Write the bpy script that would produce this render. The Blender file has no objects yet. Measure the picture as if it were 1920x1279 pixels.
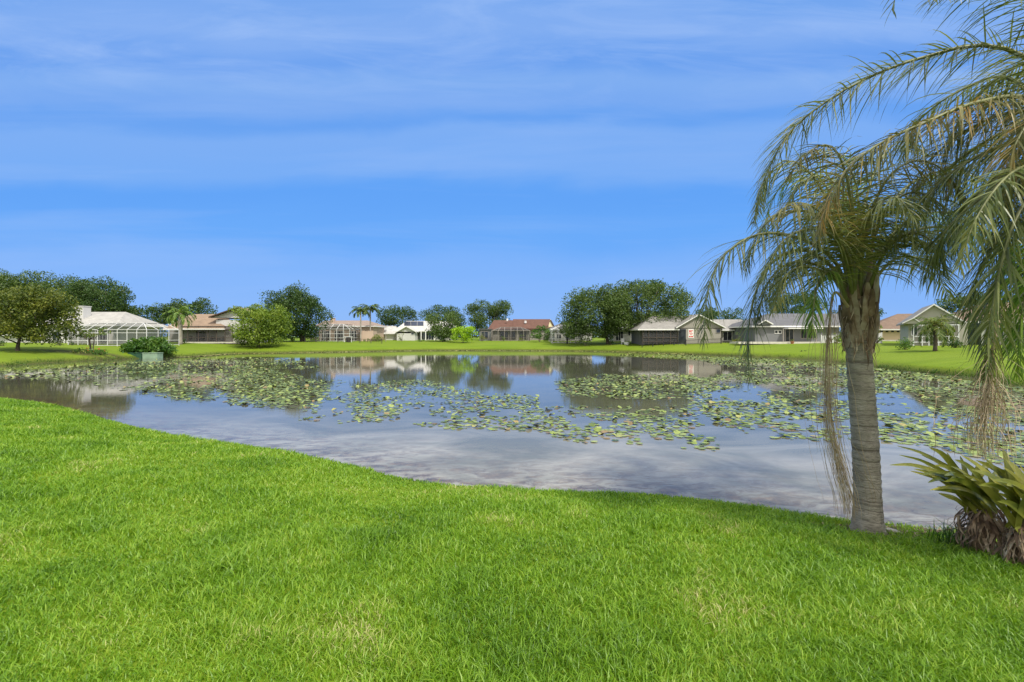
import bpy, math, random
import numpy as np
from mathutils import Vector
R = math.radians
SC = bpy.context.scene
COL = SC.collection
EYE = 2.6          # eye height above the pond surface
F = 900.0          # focal length in photo pixels
HZ = 630.0         # horizon row of the photo

# ------------------------------------------------------------------ camera, sky, sun, exposure
cam_d = bpy.data.cameras.new('camera')
cam_d.sensor_width = 36.0
cam_d.lens = 36.0 * F / 1920.0
cam_d.shift_y = -(639.5 - HZ) / 1920.0
cam_d.clip_start = 0.05
cam_d.clip_end = 3000
cam = bpy.data.objects.new('camera', cam_d)
cam.location = (0, 0, EYE)
cam.rotation_euler = (R(90), 0, 0)
COL.objects.link(cam)
SC.camera = cam

SUN_DIR = Vector((0.50, -0.72, 1.15)).normalized()
sun_d = bpy.data.lights.new('sun', 'SUN')
sun_d.energy = 3.0
sun_d.angle = R(5.0)
sun_d.color = (1.0, 0.95, 0.86)
sun = bpy.data.objects.new('sun', sun_d)
sun.rotation_euler = SUN_DIR.to_track_quat('Z', 'Y').to_euler()
COL.objects.link(sun)

SKY_GAIN = 6.45
world = bpy.data.worlds.new('World')
SC.world = world
world.use_nodes = True
wt = world.node_tree
wt.nodes.clear()


def wn(t, **kw):
    n = wt.nodes.new(t)
    for k, v in kw.items():
        setattr(n, k, v)
    return n


def wl(a, b):
    wt.links.new(a, b)


sky = wn('ShaderNodeTexSky', sky_type='NISHITA')
sky.sun_disc = False
sky.sun_elevation = math.asin(SUN_DIR.z)
sky.sun_rotation = math.atan2(SUN_DIR.x, SUN_DIR.y)
sky.ozone_density = 3.0
tc = wn('ShaderNodeTexCoord')
sep = wn('ShaderNodeSeparateXYZ')
wl(tc.outputs['Generated'], sep.inputs[0])


def wmath(op, a, b=None, c=None):
    n_ = wn('ShaderNodeMath', operation=op)
    for i_, v_ in enumerate((a, b, c)):
        if v_ is None:
            continue
        if isinstance(v_, (int, float)):
            n_.inputs[i_].default_value = v_
        else:
            wl(v_, n_.inputs[i_])
    return n_.outputs[0]


def wnoise(x, z, scale, detail, rough, dist):
    c_ = wn('ShaderNodeCombineXYZ')
    wl(x, c_.inputs[0])
    wl(z, c_.inputs[2])
    n_ = wn('ShaderNodeTexNoise')
    n_.inputs['Scale'].default_value = scale
    n_.inputs['Detail'].default_value = detail
    n_.inputs['Roughness'].default_value = rough
    n_.inputs['Distortion'].default_value = dist
    wl(c_.outputs[0], n_.inputs['Vector'])
    return n_.outputs[0]


def wrange(v, a, b, c=0.0, d=1.0, smooth=False):
    n_ = wn('ShaderNodeMapRange')
    if smooth:
        n_.interpolation_type = 'SMOOTHSTEP'
    for i_, q_ in enumerate((a, b, c, d)):
        n_.inputs[i_ + 1].default_value = q_
    wl(v, n_.inputs[0])
    return n_.outputs[0]


# long streaks running east-west: use the slope of the line of sight
ay_ = wmath('MAXIMUM', wmath('ABSOLUTE', sep.outputs['Y']), 0.25)
ex = wmath('DIVIDE', sep.outputs['X'], ay_)
ez = wmath('DIVIDE', sep.outputs['Z'], ay_)
wob = wnoise(wmath('MULTIPLY', ex, 0.9), wmath('MULTIPLY', ez, 2.5), 1.5, 5, 0.55, 0.3)
ez2 = wmath('ADD', ez, wmath('MULTIPLY', wmath('SUBTRACT', wob, 0.5), 0.17))
ramp = wn('ShaderNodeValToRGB')
cr = ramp.color_ramp
cr.interpolation = 'EASE'
cr.elements[0].position = 0.0
cr.elements[0].color = (0.27, 0.49, 0.94, 1)
cr.elements[1].position = 1.0
cr.elements[1].color = (0.24, 0.43, 0.85, 1)
for p_, c_ in ((0.09, (0.225, 0.455, 0.95)), (0.14, (0.205, 0.44, 0.945)), (0.21, (0.137, 0.395, 0.94)), (0.30, (0.118, 0.365, 0.92)),
               (0.35, (0.185, 0.415, 0.91)), (0.42, (0.20, 0.42, 0.90)), (0.455, (0.135, 0.36, 0.88)), (0.49, (0.19, 0.40, 0.88)),
               (0.535, (0.21, 0.42, 0.88)), (0.58, (0.14, 0.35, 0.86)), (0.65, (0.22, 0.42, 0.88)), (0.72, (0.17, 0.38, 0.86))):
    e = cr.elements.new(p_)
    e.color = (*c_, 1)
wl(ez2, ramp.inputs[0])
scl = wn('ShaderNodeVectorMath', operation='SCALE')
scl.inputs['Scale'].default_value = SKY_GAIN
wl(ramp.outputs[0], scl.inputs[0])
mixs = wn('ShaderNodeMix', data_type='RGBA')
mixs.inputs[0].default_value = 0.96
wl(sky.outputs[0], mixs.inputs[6])
wl(scl.outputs[0], mixs.inputs[7])
n1 = wnoise(wmath('MULTIPLY', ex, 0.5), wmath('MULTIPLY', ez, 6.0), 1.6, 6, 0.55, 0.4)
r1 = wrange(n1, 0.50, 0.72, 0.0, 0.35)
n2 = wnoise(wmath('MULTIPLY', ex, 1.5), wmath('MULTIPLY_ADD', ex, 0.35, wmath('MULTIPLY', ez, 8.0)), 1.5, 9, 0.62, 0.8)
hi = wrange(ez, 0.40, 0.60, 0, 1, True)
m2 = wmath('MULTIPLY', hi, wrange(n2, 0.42, 0.72, 0.0, 0.65))
mxa_ = wmath('MAXIMUM', r1, m2)
zen = wn('ShaderNodeMapRange', interpolation_type='SMOOTHSTEP')     # unseen thicker cloud overhead, added for soft white fill
zen.inputs[1].default_value = 0.60
zen.inputs[2].default_value = 0.80
zen.inputs[4].default_value = 0.85
zy = wmath('MULTIPLY', wrange(sep.outputs['Y'], 0.05, -0.45, 0, 0.9, True), wrange(sep.outputs['Z'], -0.02, 0.05))     # an unseen cloud bank added to the south as fill light
wl(wmath('ADD', sep.outputs['Z'], zy), zen.inputs[0])
mxb = wn('ShaderNodeMath', operation='MAXIMUM')
wl(mxa_, mxb.inputs[0])
wl(zen.outputs[0], mxb.inputs[1])
mixc = wn('ShaderNodeMix', data_type='RGBA')
mixc.inputs[7].default_value = tuple(SKY_GAIN * x for x in (0.36, 0.54, 0.92)) + (1,)
wl(mxb.outputs[0], mixc.inputs[0])
wl(mixs.outputs[2], mixc.inputs[6])
mixz = wn('ShaderNodeMix', data_type='RGBA')
mixz.inputs[7].default_value = (9.8, 9.4, 8.9, 1)
wl(zen.outputs[0], mixz.inputs[0])
wl(mixc.outputs[2], mixz.inputs[6])
bg = wn('ShaderNodeBackground')
bg.inputs['Strength'].default_value = 0.1
wl(mixz.outputs[2], bg.inputs['Color'])
wo = wn('ShaderNodeOutputWorld')
wl(bg.outputs[0], wo.inputs[0])

SC.view_settings.view_transform = 'Standard'
SC.view_settings.look = 'None'
SC.view_settings.exposure = 0.66
SC.view_settings.gamma = 1.0
SC.cycles.max_bounces = 8
SC.cycles.transparent_max_bounces = 12
SC.cycles.caustics_reflective = False
SC.cycles.caustics_refractive = False

# ------------------------------------------------------------------ small helpers


def P(px, py, Y):
    """the point of the place seen at photo pixel (px, py), Y metres away"""
    return Vector(((px - 960) * Y / F, Y, EYE - (py - HZ) * Y / F))


def tag(o, label=None, cat=None, group=None, kind=None):
    if label:
        o['label'] = label
    if cat:
        o['category'] = cat
    if group:
        o['group'] = group
    if kind:
        o['kind'] = kind
    return o


def empty(name, loc, label, cat, group=None):
    o = bpy.data.objects.new(name, None)
    o.empty_display_size = 0.3
    o.location = loc
    COL.objects.link(o)
    return tag(o, label, cat, group)


def link(name, me, mats, parent=None):
    o = bpy.data.objects.new(name, me)
    for m in (mats if isinstance(mats, (list, tuple)) else [mats]):
        me.materials.append(m)
    COL.objects.link(o)
    if parent is not None:
        o.parent = parent
        loc = Vector(parent.location)
        pp = parent.parent
        while pp is not None:
            loc = loc + Vector(pp.location)
            pp = pp.parent
        o.location = -loc
    return o


def np_mesh(name, V, faces, mats, parent=None, smooth=False, mi=None):
    """faces: (n, k) index array, all of one size"""
    V = np.asarray(V, dtype=np.float32)
    faces = np.asarray(faces, dtype=np.int32)
    n, k = faces.shape
    me = bpy.data.meshes.new(name)
    me.vertices.add(len(V))
    me.vertices.foreach_set('co', V.ravel())
    me.loops.add(n * k)
    me.loops.foreach_set('vertex_index', faces.ravel())
    me.polygons.add(n)
    me.polygons.foreach_set('loop_start', np.arange(0, n * k, k, dtype=np.int32))
    me.polygons.foreach_set('loop_total', np.full(n, k, dtype=np.int32))
    if smooth:
        me.polygons.foreach_set('use_smooth', np.ones(n, dtype=bool))
    if mi is not None:
        me.polygons.foreach_set('material_index', np.asarray(mi, dtype=np.int32))
    me.update(calc_edges=True)
    me.validate()
    return link(name, me, mats, parent)


class MB:
    """collects shapes, links them as ONE mesh (world coordinates)"""

    def __init__(self):
        self.v, self.f, self.m = [], [], []
        self.cur = 0

    def face(self, pts, m=None):
        b = len(self.v)
        self.v += [tuple(p) for p in pts]
        self.f.append(tuple(range(b, b + len(pts))))
        self.m.append(self.cur if m is None else m)

    def solid(self, vs, fs, m=None):
        b = len(self.v)
        self.v += [tuple(p) for p in vs]
        for f in fs:
            self.f.append(tuple(b + i for i in f))
            self.m.append(self.cur if m is None else m)

    def box(self, x0, x1, y0, y1, z0, z1, m=None):
        self.solid([(x0, y0, z0), (x1, y0, z0), (x1, y1, z0), (x0, y1, z0),
                    (x0, y0, z1), (x1, y0, z1), (x1, y1, z1), (x0, y1, z1)],
                   [(0, 3, 2, 1), (4, 5, 6, 7), (0, 1, 5, 4), (1, 2, 6, 5), (2, 3, 7, 6), (3, 0, 4, 7)], m)
        return self

    def bar(self, a, b, w, m=None, h=None):
        a, b = Vector(a), Vector(b)
        h = h or w
        t = (b - a).normalized()
        up = Vector((0, 0, 1)) if abs(t.z) < 0.9 else Vector((0, 1, 0))
        s = t.cross(up).normalized() * w / 2
        u = s.cross(t).normalized() * h / 2
        q = [a - s - u, a + s - u, a + s + u, a - s + u, b - s - u, b + s - u, b + s + u, b - s + u]
        self.solid(q, [(0, 1, 2, 3), (7, 6, 5, 4), (0, 4, 5, 1), (1, 5, 6, 2), (2, 6, 7, 3), (3, 7, 4, 0)], m)
        return self

    def tube(self, pts, rad, n=8, m=None, cap=True):
        pts = [Vector(p) for p in pts]
        b = len(self.v)
        side = None
        for i, p in enumerate(pts):
            t = (pts[min(i + 1, len(pts) - 1)] - pts[max(i - 1, 0)]).normalized()
            if side is None:
                side = t.cross(Vector((0, 1, 0.01))).normalized()
            side = (side - t * side.dot(t)).normalized()
            up = t.cross(side)
            r = rad[i] if hasattr(rad, '__len__') else rad
            for k in range(n):
                a = 2 * math.pi * k / n
                self.v.append(tuple(p + side * (math.cos(a) * r) + up * (math.sin(a) * r)))
        mm = self.cur if m is None else m
        for i in range(len(pts) - 1):
            for k in range(n):
                k2 = (k + 1) % n
                self.f.append((b + i * n + k, b + i * n + k2, b + (i + 1) * n + k2, b + (i + 1) * n + k))
                self.m.append(mm)
        if cap:
            self.f.append(tuple(b + k for k in reversed(range(n))))
            self.m.append(mm)
            self.f.append(tuple(b + (len(pts) - 1) * n + k for k in range(n)))
            self.m.append(mm)
        return self

    def strip(self, pts, wv, wid, m=None):
        """a ribbon along pts with half-width vectors wv"""
        b = len(self.v)
        for p, w, r in zip(pts, wv, wid):
            self.v.append(tuple(p - w * r))
            self.v.append(tuple(p + w * r))
        for i in range(len(pts) - 1):
            self.f.append((b + 2 * i, b + 2 * i + 1, b + 2 * i + 3, b + 2 * i + 2))
            self.m.append(self.cur if m is None else m)

    def build(self, name, mats, parent=None, smooth=False):
        me = bpy.data.meshes.new(name)
        me.from_pydata(self.v, [], self.f)
        me.polygons.foreach_set('material_index', np.array(self.m, dtype=np.int32))
        if smooth:
            me.polygons.foreach_set('use_smooth', np.ones(len(self.f), dtype=bool))
        me.update()
        return link(name, me, mats, parent)


_rs = np.random.RandomState(11)
_LAT = _rs.rand(256, 256)


def vnoise(x, y):
    x = np.asarray(x, dtype=float)
    y = np.asarray(y, dtype=float)
    xi = np.floor(x).astype(int)
    yi = np.floor(y).astype(int)
    fx = x - xi
    fy = y - yi
    fx = fx * fx * (3 - 2 * fx)
    fy = fy * fy * (3 - 2 * fy)
    a = _LAT[xi % 256, yi % 256]
    b = _LAT[(xi + 1) % 256, yi % 256]
    c = _LAT[xi % 256, (yi + 1) % 256]
    d = _LAT[(xi + 1) % 256, (yi + 1) % 256]
    return (a * (1 - fx) + b * fx) * (1 - fy) + (c * (1 - fx) + d * fx) * fy


def fbm(x, y):
    return (vnoise(x, y) * 0.55 + vnoise(x * 2.1 + 7, y * 2.1 + 3) * 0.3 + vnoise(x * 4.3 + 1, y * 4.3 + 9) * 0.15)


def catmull(pts, n):
    pts = [Vector(p) for p in pts]
    q = [pts[0] * 2 - pts[1]] + pts + [pts[-1] * 2 - pts[-2]]
    out = []
    segs = len(pts) - 1
    for i in range(n):
        u = i / (n - 1) * segs
        k = min(int(u), segs - 1)
        t = u - k
        p0, p1, p2, p3 = q[k], q[k + 1], q[k + 2], q[k + 3]
        out.append(0.5 * ((2 * p1) + (p2 - p0) * t + (2 * p0 - 5 * p1 + 4 * p2 - p3) * t * t
                          + (3 * p1 - p0 - 3 * p2 + p3) * t * t * t))
    return out


# ------------------------------------------------------------------ materials
class NT:
    def __init__(self, name):
        self.m = bpy.data.materials.new(name)
        self.m.use_nodes = True
        self.t = self.m.node_tree
        self.b = self.t.nodes['Principled BSDF']
        self.out = self.t.nodes['Material Output']

    def n(self, t, **kw):
        x = self.t.nodes.new(t)
        for k, v in kw.items():
            setattr(x, k, v)
        return x

    def l(self, a, b):
        self.t.links.new(a, b)

    def coord(self, kind='Object', scale=(1, 1, 1)):
        c = self.n('ShaderNodeTexCoord')
        mp = self.n('ShaderNodeMapping')
        mp.inputs['Scale'].default_value = scale
        self.l(c.outputs[kind], mp.inputs[0])
        return mp.outputs[0]

    def pos(self, scale=(1, 1, 1)):
        c = self.n('ShaderNodeNewGeometry')
        mp = self.n('ShaderNodeMapping')
        mp.inputs['Scale'].default_value = scale
        self.l(c.outputs['Position'], mp.inputs[0])
        return mp.outputs[0]

    def noise(self, vec, scale, detail=4, rough=0.5, dist=0.0):
        x = self.n('ShaderNodeTexNoise')
        x.inputs['Scale'].default_value = scale
        x.inputs['Detail'].default_value = detail
        x.inputs['Roughness'].default_value = rough
        x.inputs['Distortion'].default_value = dist
        self.l(vec, x.inputs['Vector'])
        return x.outputs[0]

    def ramp(self, fac, stops):
        x = self.n('ShaderNodeValToRGB')
        el = x.color_ramp.elements
        while len(el) > 1:
            el.remove(el[-1])
        el[0].position = stops[0][0]
        el[0].color = (*stops[0][1], 1)
        for p, c in stops[1:]:
            e_ = el.new(p)
            e_.color = (*c, 1)
        self.l(fac, x.inputs[0])
        return x.outputs[0]

    def mix(self, fac, a, b, mode='MIX'):
        x = self.n('ShaderNodeMix', data_type='RGBA', blend_type=mode)
        for s, v in ((x.inputs[0], fac), (x.inputs[6], a), (x.inputs[7], b)):
            if hasattr(v, 'is_linked') or isinstance(v, bpy.types.NodeSocket):
                self.l(v, s)
            elif isinstance(v, tuple):
                s.default_value = (*v, 1)
            else:
                s.default_value = v
        return x.outputs[2]

    def rng(self, v, a, b, c=0.0, d=1.0):
        x = self.n('ShaderNodeMapRange')
        x.inputs[1].default_value = a
        x.inputs[2].default_value = b
        x.inputs[3].default_value = c
        x.inputs[4].default_value = d
        self.l(v, x.inputs[0])
        return x.outputs[0]

    def bump(self, h, strength, dist=0.02):
        x = self.n('ShaderNodeBump')
        x.inputs['Strength'].default_value = strength
        x.inputs['Distance'].default_value = dist
        self.l(h, x.inputs['Height'])
        self.l(x.outputs[0], self.b.inputs['Normal'])
        return x


def sc3(c, k):
    return tuple(min(1.0, x * k) for x in c)


def mat_plain(name, col, rough=0.7, var=0.25, scale=3.0, bump=0.2, spec=0.3, stretch=(1, 1, 1)):
    t = NT(name)
    v = t.pos(stretch)
    n = t.noise(v, scale, 6, 0.65)
    c = t.ramp(n, [(0.3, sc3(col, 1 - var)), (0.7, sc3(col, 1 + var))])
    t.l(c, t.b.inputs['Base Color'])
    t.b.inputs['Roughness'].default_value = rough
    t.b.inputs['Specular IOR Level'].default_value = spec
    if bump:
        n2_ = t.noise(v, scale * 8, 4, 0.6)
        t.bump(n2_, bump, 0.02)
    return t.m


def mat_leaf(name, stops, trans=0.3, rough=0.5, nscale=0.6, spec=0.35, tcol=1.4):
    """leaves: tint differs from leaf to leaf and in loose patches"""
    t = NT(name)
    g = t.n('ShaderNodeNewGeometry')
    n = t.noise(t.pos(), nscale, 3, 0.5)
    ad = t.n('ShaderNodeMath', operation='MULTIPLY_ADD')
    ad.inputs[1].default_value = 0.6
    t.l(g.outputs['Random Per Island'], ad.inputs[0])
    nn = t.rng(n, 0.3, 0.7, -0.10, 0.50)
    t.l(nn, ad.inputs[2])
    c = t.ramp(ad.outputs[0], stops)
    t.l(c, t.b.inputs['Base Color'])
    t.b.inputs['Roughness'].default_value = rough
    t.b.inputs['Specular IOR Level'].default_value = spec
    tr = t.n('ShaderNodeBsdfTranslucent')
    tc_ = t.mix(1.0, c, (tcol, tcol, tcol * 0.5), 'MULTIPLY')
    t.l(tc_, tr.inputs[0])
    ms = t.n('ShaderNodeMixShader')
    ms.inputs[0].default_value = trans
    t.l(t.b.outputs[0], ms.inputs[1])
    t.l(tr.outputs[0], ms.inputs[2])
    t.l(ms.outputs[0], t.out.inputs[0])
    return t.m


M = {}
M['oak'] = mat_leaf('oak_leaf', [(0.0, (0.030, 0.058, 0.010)), (0.5, (0.068, 0.122, 0.022)), (0.9, (0.15, 0.205, 0.055))])
M['oak_dark'] = mat_leaf('dark_oak_leaf', [(0.0, (0.020, 0.044, 0.010)), (0.5, (0.042, 0.090, 0.018)), (0.9, (0.10, 0.155, 0.04))])
M['oak_olive'] = mat_leaf('olive_leaf', [(0.0, (0.030, 0.055, 0.008)), (0.5, (0.085, 0.120, 0.014)), (0.9, (0.22, 0.235, 0.035))])
M['light'] = mat_leaf('light_green_leaf', [(0.0, (0.055, 0.105, 0.010)), (0.5, (0.145, 0.225, 0.022)), (0.9, (0.27, 0.34, 0.05))])
M['lime'] = mat_leaf('lime_leaf', [(0.0, (0.11, 0.21, 0.008)), (0.5, (0.26, 0.43, 0.012)), (0.9, (0.40, 0.56, 0.03))])
M['bush'] = mat_leaf('bush_leaf', [(0.0, (0.02, 0.07, 0.008)), (0.5, (0.06, 0.14, 0.016)), (0.9, (0.16, 0.26, 0.05))])
M['mixed'] = mat_leaf('tropical_leaf', [(0.0, (0.04, 0.09, 0.012)), (0.5, (0.12, 0.18, 0.03)), (0.9, (0.26, 0.25, 0.06))])
M['flower'] = mat_leaf('red_flower', [(0.0, (0.30, 0.05, 0.02)), (0.9, (0.55, 0.16, 0.06))])
M['frond'] = mat_leaf('palm_frond', [(0.0, (0.065, 0.088, 0.032)), (0.45, (0.125, 0.16, 0.048)), (0.8, (0.21, 0.235, 0.075)), (0.97, (0.32, 0.29, 0.09))],
                      trans=0.35, rough=0.42, nscale=1.3, spec=0.5)
M['frond_fresh'] = mat_leaf('fresh_palm_frond', [(0.0, (0.06, 0.13, 0.02)), (0.5, (0.12, 0.22, 0.03)), (0.95, (0.24, 0.33, 0.05))],
                            trans=0.35, rough=0.42, nscale=1.3, spec=0.5)
M['frond_old'] = mat_leaf('aging_palm_frond', [(0.0, (0.055, 0.07, 0.025)), (0.4, (0.13, 0.14, 0.05)), (0.75, (0.24, 0.20, 0.07)), (0.97, (0.33, 0.20, 0.06))],
                          trans=0.25, rough=0.5, nscale=1.6)
M['frond_dry'] = mat_leaf('dry_palm_strand', [(0.0, (0.16, 0.11, 0.065)), (0.5, (0.33, 0.255, 0.165)), (0.95, (0.50, 0.42, 0.29))],
                          trans=0.15, rough=0.7, nscale=3)
M['strap'] = mat_leaf('strap_leaf', [(0.0, (0.10, 0.13, 0.02)), (0.5, (0.225, 0.24, 0.035)), (0.9, (0.42, 0.39, 0.08))],
                      trans=0.15, rough=0.35, nscale=4, spec=0.5)
M['skirt'] = mat_leaf('dead_leaf', [(0.0, (0.05, 0.032, 0.02)), (0.35, (0.14, 0.09, 0.055)), (0.7, (0.30, 0.22, 0.14)), (0.95, (0.52, 0.44, 0.31))],
                      trans=0.05, rough=0.8, nscale=9)
M['stem'] = mat_plain('frond_stem', (0.15, 0.16, 0.06), 0.5, 0.35, 6, 0.1, 0.4)
M['stem_dry'] = mat_plain('dry_stem', (0.30, 0.22, 0.13), 0.7, 0.3, 6, 0.2)
M['boot'] = mat_leaf('leaf_base', [(0.0, (0.075, 0.05, 0.032)), (0.4, (0.20, 0.14, 0.09)), (0.65, (0.30, 0.25, 0.18)), (0.95, (0.42, 0.37, 0.29))],
                     trans=0.0, rough=0.85, nscale=7)
M['bark'] = mat_plain('oak_bark', (0.10, 0.08, 0.06), 0.9, 0.4, 3, 0.8, 0.1, (1, 1, 0.3))
M['bark_pale'] = mat_plain('pale_bark', (0.30, 0.27, 0.23), 0.9, 0.3, 2, 0.6, 0.1)

# palm trunk: grey, ringed with thin dark leaf scars
t = NT('palm_trunk')
vec = t.pos()
warp = t.noise(vec, 3.0, 3, 0.6)
sp = t.n('ShaderNodeSeparateXYZ')
t.l(vec, sp.inputs[0])
zz = t.n('ShaderNodeMath', operation='MULTIPLY_ADD')
zz.inputs[1].default_value = 0.10
t.l(warp, zz.inputs[0])
t.l(sp.outputs[2], zz.inputs[2])
cz = t.n('ShaderNodeCombineXYZ')
t.l(zz.outputs[0], cz.inputs[2])
ring = t.noise(cz.outputs[0], 11.0, 3, 0.75)
fine = t.noise(t.pos((14, 14, 60)), 1.0, 5, 0.7)
blot = t.noise(vec, 4.0, 5, 0.6)
c0 = t.ramp(blot, [(0.25, (0.19, 0.17, 0.135)), (0.55, (0.31, 0.285, 0.235)), (0.8, (0.43, 0.405, 0.345))])
c1 = t.mix(t.rng(ring, 0.38, 0.49, 0.80, 0.0), c0, (0.085, 0.070, 0.052))
c2 = t.mix(t.rng(fine, 0.34, 0.50, 0.65, 0.0), c1, (0.11, 0.10, 0.08))
t.l(c2, t.b.inputs['Base Color'])
t.b.inputs['Roughness'].default_value = 0.88
t.b.inputs['Specular IOR Level'].default_value = 0.15
hsum = t.n('ShaderNodeMath', operation='ADD')
t.l(ring, hsum.inputs[0])
t.l(fine, hsum.inputs[1])
t.bump(hsum.outputs[0], 0.9, 0.02)
M['palm_trunk'] = t.m

# lawn: short mown turf; bare soil in patches and on the bank, darkened as painted shade
t = NT('lawn')
vec = t.pos()
big = t.noise(vec, 0.10, 4, 0.55)
mid = t.noise(t.pos((0.25, 1.0, 1)), 0.9, 5, 0.6)
sm = t.noise(vec, 14.0, 5, 0.7)
g1 = t.ramp(mid, [(0.25, (0.115, 0.175, 0.010)), (0.55, (0.155, 0.225, 0.013)), (0.8, (0.200, 0.262, 0.022))])
g2 = t.mix(t.rng(big, 0.35, 0.7, 0.0, 0.55), g1, (0.215, 0.265, 0.03))
g3 = t.mix(t.rng(sm, 0.3, 0.7, 0.55, 0.0), g2, (0.05, 0.105, 0.008))
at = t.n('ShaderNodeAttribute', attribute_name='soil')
so = t.ramp(sm, [(0.3, (0.022, 0.020, 0.010)), (0.7, (0.085, 0.068, 0.040))])  # soil tone, dark enough to paint the shade line under the far bank
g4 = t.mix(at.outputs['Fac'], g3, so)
t.l(g4, t.b.inputs['Base Color'])
t.b.inputs['Roughness'].default_value = 0.9
t.b.inputs['Specular IOR Level'].default_value = 0.1
t.bump(sm, 0.6, 0.04)
M['lawn'] = t.m

M['grass'] = mat_leaf('grass_blade', [(0.0, (0.060, 0.140, 0.009)), (0.35, (0.135, 0.270, 0.014)), (0.65, (0.205, 0.355, 0.022)),
                                      (0.9, (0.29, 0.40, 0.040)), (0.99, (0.48, 0.46, 0.20))],
                      trans=0.35, rough=0.45, nscale=0.9, spec=0.4, tcol=1.35)

# pond water
t = NT('pond_water')
t.b.inputs['Roughness'].default_value = 0.02
t.b.inputs['IOR'].default_value = 1.33
vec = t.pos()
at = t.n('ShaderNodeAttribute', attribute_name='shallow')
murk_cloud_noise = t.noise(t.pos((0.55, 1, 1)), 0.5, 6, 0.6, 1.2)
body = t.ramp(murk_cloud_noise, [(0.3, (0.06, 0.06, 0.04)), (0.7, (0.10, 0.098, 0.072))])
painted_cloud = t.ramp(murk_cloud_noise, [(0.36, (0.15, 0.145, 0.10)), (0.62, (0.31, 0.29, 0.225))])  # pale cloud reflections painted into the water body colour
at2 = t.n('ShaderNodeAttribute', attribute_name='painted_cloud')
body = t.mix(at2.outputs['Fac'], body, painted_cloud)
alg = t.noise(t.pos((0.8, 1.6, 1)), 2.2, 8, 0.72, 0.6)
af = t.n('ShaderNodeMath', operation='MULTIPLY')
t.l(t.rng(alg, 0.42, 0.58, 0.0, 0.95), af.inputs[0])
t.l(at.outputs['Fac'], af.inputs[1])
rust = t.ramp(t.noise(vec, 5.0, 6, 0.7), [(0.3, (0.045, 0.035, 0.028)), (0.5, (0.10, 0.068, 0.038)), (0.72, (0.23, 0.155, 0.075))])
body2 = t.mix(af.outputs[0], body, rust)
t.l(body2, t.b.inputs['Base Color'])
rip = t.noise(t.pos((1.0, 2.2, 1)), 2.6, 4, 0.55)
bp = t.bump(rip, 0.05, 0.02)
M['water'] = t.m

M['pad'] = None
t = NT('lily_pad')
g = t.n('ShaderNodeNewGeometry')
oi = t.n('ShaderNodeObjectInfo')
adr = t.n('ShaderNodeMath', operation='ADD')
t.l(g.outputs['Random Per Island'], adr.inputs[0])
t.l(oi.outputs['Random'], adr.inputs[1])
fr = t.n('ShaderNodeMath', operation='FRACT')
t.l(adr.outputs[0], fr.inputs[0])
c = t.ramp(fr.outputs[0], [(0.0, (0.06, 0.095, 0.012)), (0.3, (0.15, 0.20, 0.025)), (0.6, (0.22, 0.285, 0.06)),
                           (0.90, (0.31, 0.36, 0.11)), (0.96, (0.30, 0.20, 0.07)), (1.0, (0.16, 0.10, 0.05))])
vn = t.noise(t.pos(), 16.0, 3, 0.6)
c = t.mix(t.rng(vn, 0.3, 0.7, 0.35, 0.0), c, (0.06, 0.08, 0.02))
t.l(c, t.b.inputs['Base Color'])
t.b.inputs['Roughness'].default_value = 0.45
t.b.inputs['Specular IOR Level'].default_value = 0.4
M['pad'] = t.m
M['pad_soft'] = mat_leaf('floating_weed', [(0.0, (0.12, 0.14, 0.03)), (0.5, (0.24, 0.25, 0.06)), (0.9, (0.34, 0.31, 0.11))], trans=0.0, rough=0.6, nscale=0.5)

# building materials
def mat_roof(name, col):
    t_ = NT(name)
    v_ = t_.coord('Object')
    w_ = t_.n('ShaderNodeTexWave', wave_type='BANDS', bands_direction='Z')
    w_.inputs['Scale'].default_value = 1.6
    w_.inputs['Distortion'].default_value = 0.6
    t_.l(v_, w_.inputs[0])
    n_ = t_.noise(v_, 1.3, 6, 0.65)
    c_ = t_.ramp(n_, [(0.3, sc3(col, 0.8)), (0.7, sc3(col, 1.18))])
    c_ = t_.mix(t_.rng(w_.outputs[0], 0.0, 0.35, 0.28, 0.0), c_, sc3(col, 0.55))
    t_.l(c_, t_.b.inputs['Base Color'])
    t_.b.inputs['Roughness'].default_value = 0.85
    t_.b.inputs['Specular IOR Level'].default_value = 0.2
    return t_.m


def WM(key, col, **kw):
    M[key] = mat_plain(key, col, **kw)


WM('white_wall', (0.52, 0.51, 0.485), var=0.06, scale=0.7, bump=0.1)
WM('cream_wall', (0.66, 0.60, 0.36), var=0.06, scale=0.7, bump=0.1)
WM('tan_wall', (0.44, 0.36, 0.22), var=0.08, scale=0.7, bump=0.1)
WM('pink_wall', (0.48, 0.36, 0.28), var=0.08, scale=0.7, bump=0.1)
WM('taupe_wall', (0.27, 0.25, 0.215), var=0.08, scale=0.7, bump=0.1)
WM('slate_wall', (0.15, 0.155, 0.155), var=0.08, scale=0.7, bump=0.1)
WM('sage_wall', (0.36, 0.345, 0.28), var=0.08, scale=0.7, bump=0.1)
WM('shade_wall', (0.36, 0.34, 0.31), var=0.08, scale=0.7, bump=0.1)
WM('trim', (0.68, 0.67, 0.64), var=0.05, scale=1, bump=0.0)
WM('brown_trim', (0.085, 0.055, 0.04), var=0.15, scale=1, bump=0.0)
WM('frame_white', (0.66, 0.66, 0.65), var=0.05, scale=1, bump=0.0)
WM('frame_bronze', (0.075, 0.06, 0.05), var=0.15, scale=1, bump=0.0)
WM('frame_grey', (0.28, 0.25, 0.22), var=0.1, scale=1, bump=0.0)
WM('black_metal', (0.02, 0.02, 0.022), var=0.2, scale=2, bump=0.0)
WM('concrete', (0.50, 0.47, 0.40), var=0.15, scale=1.5)
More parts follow.
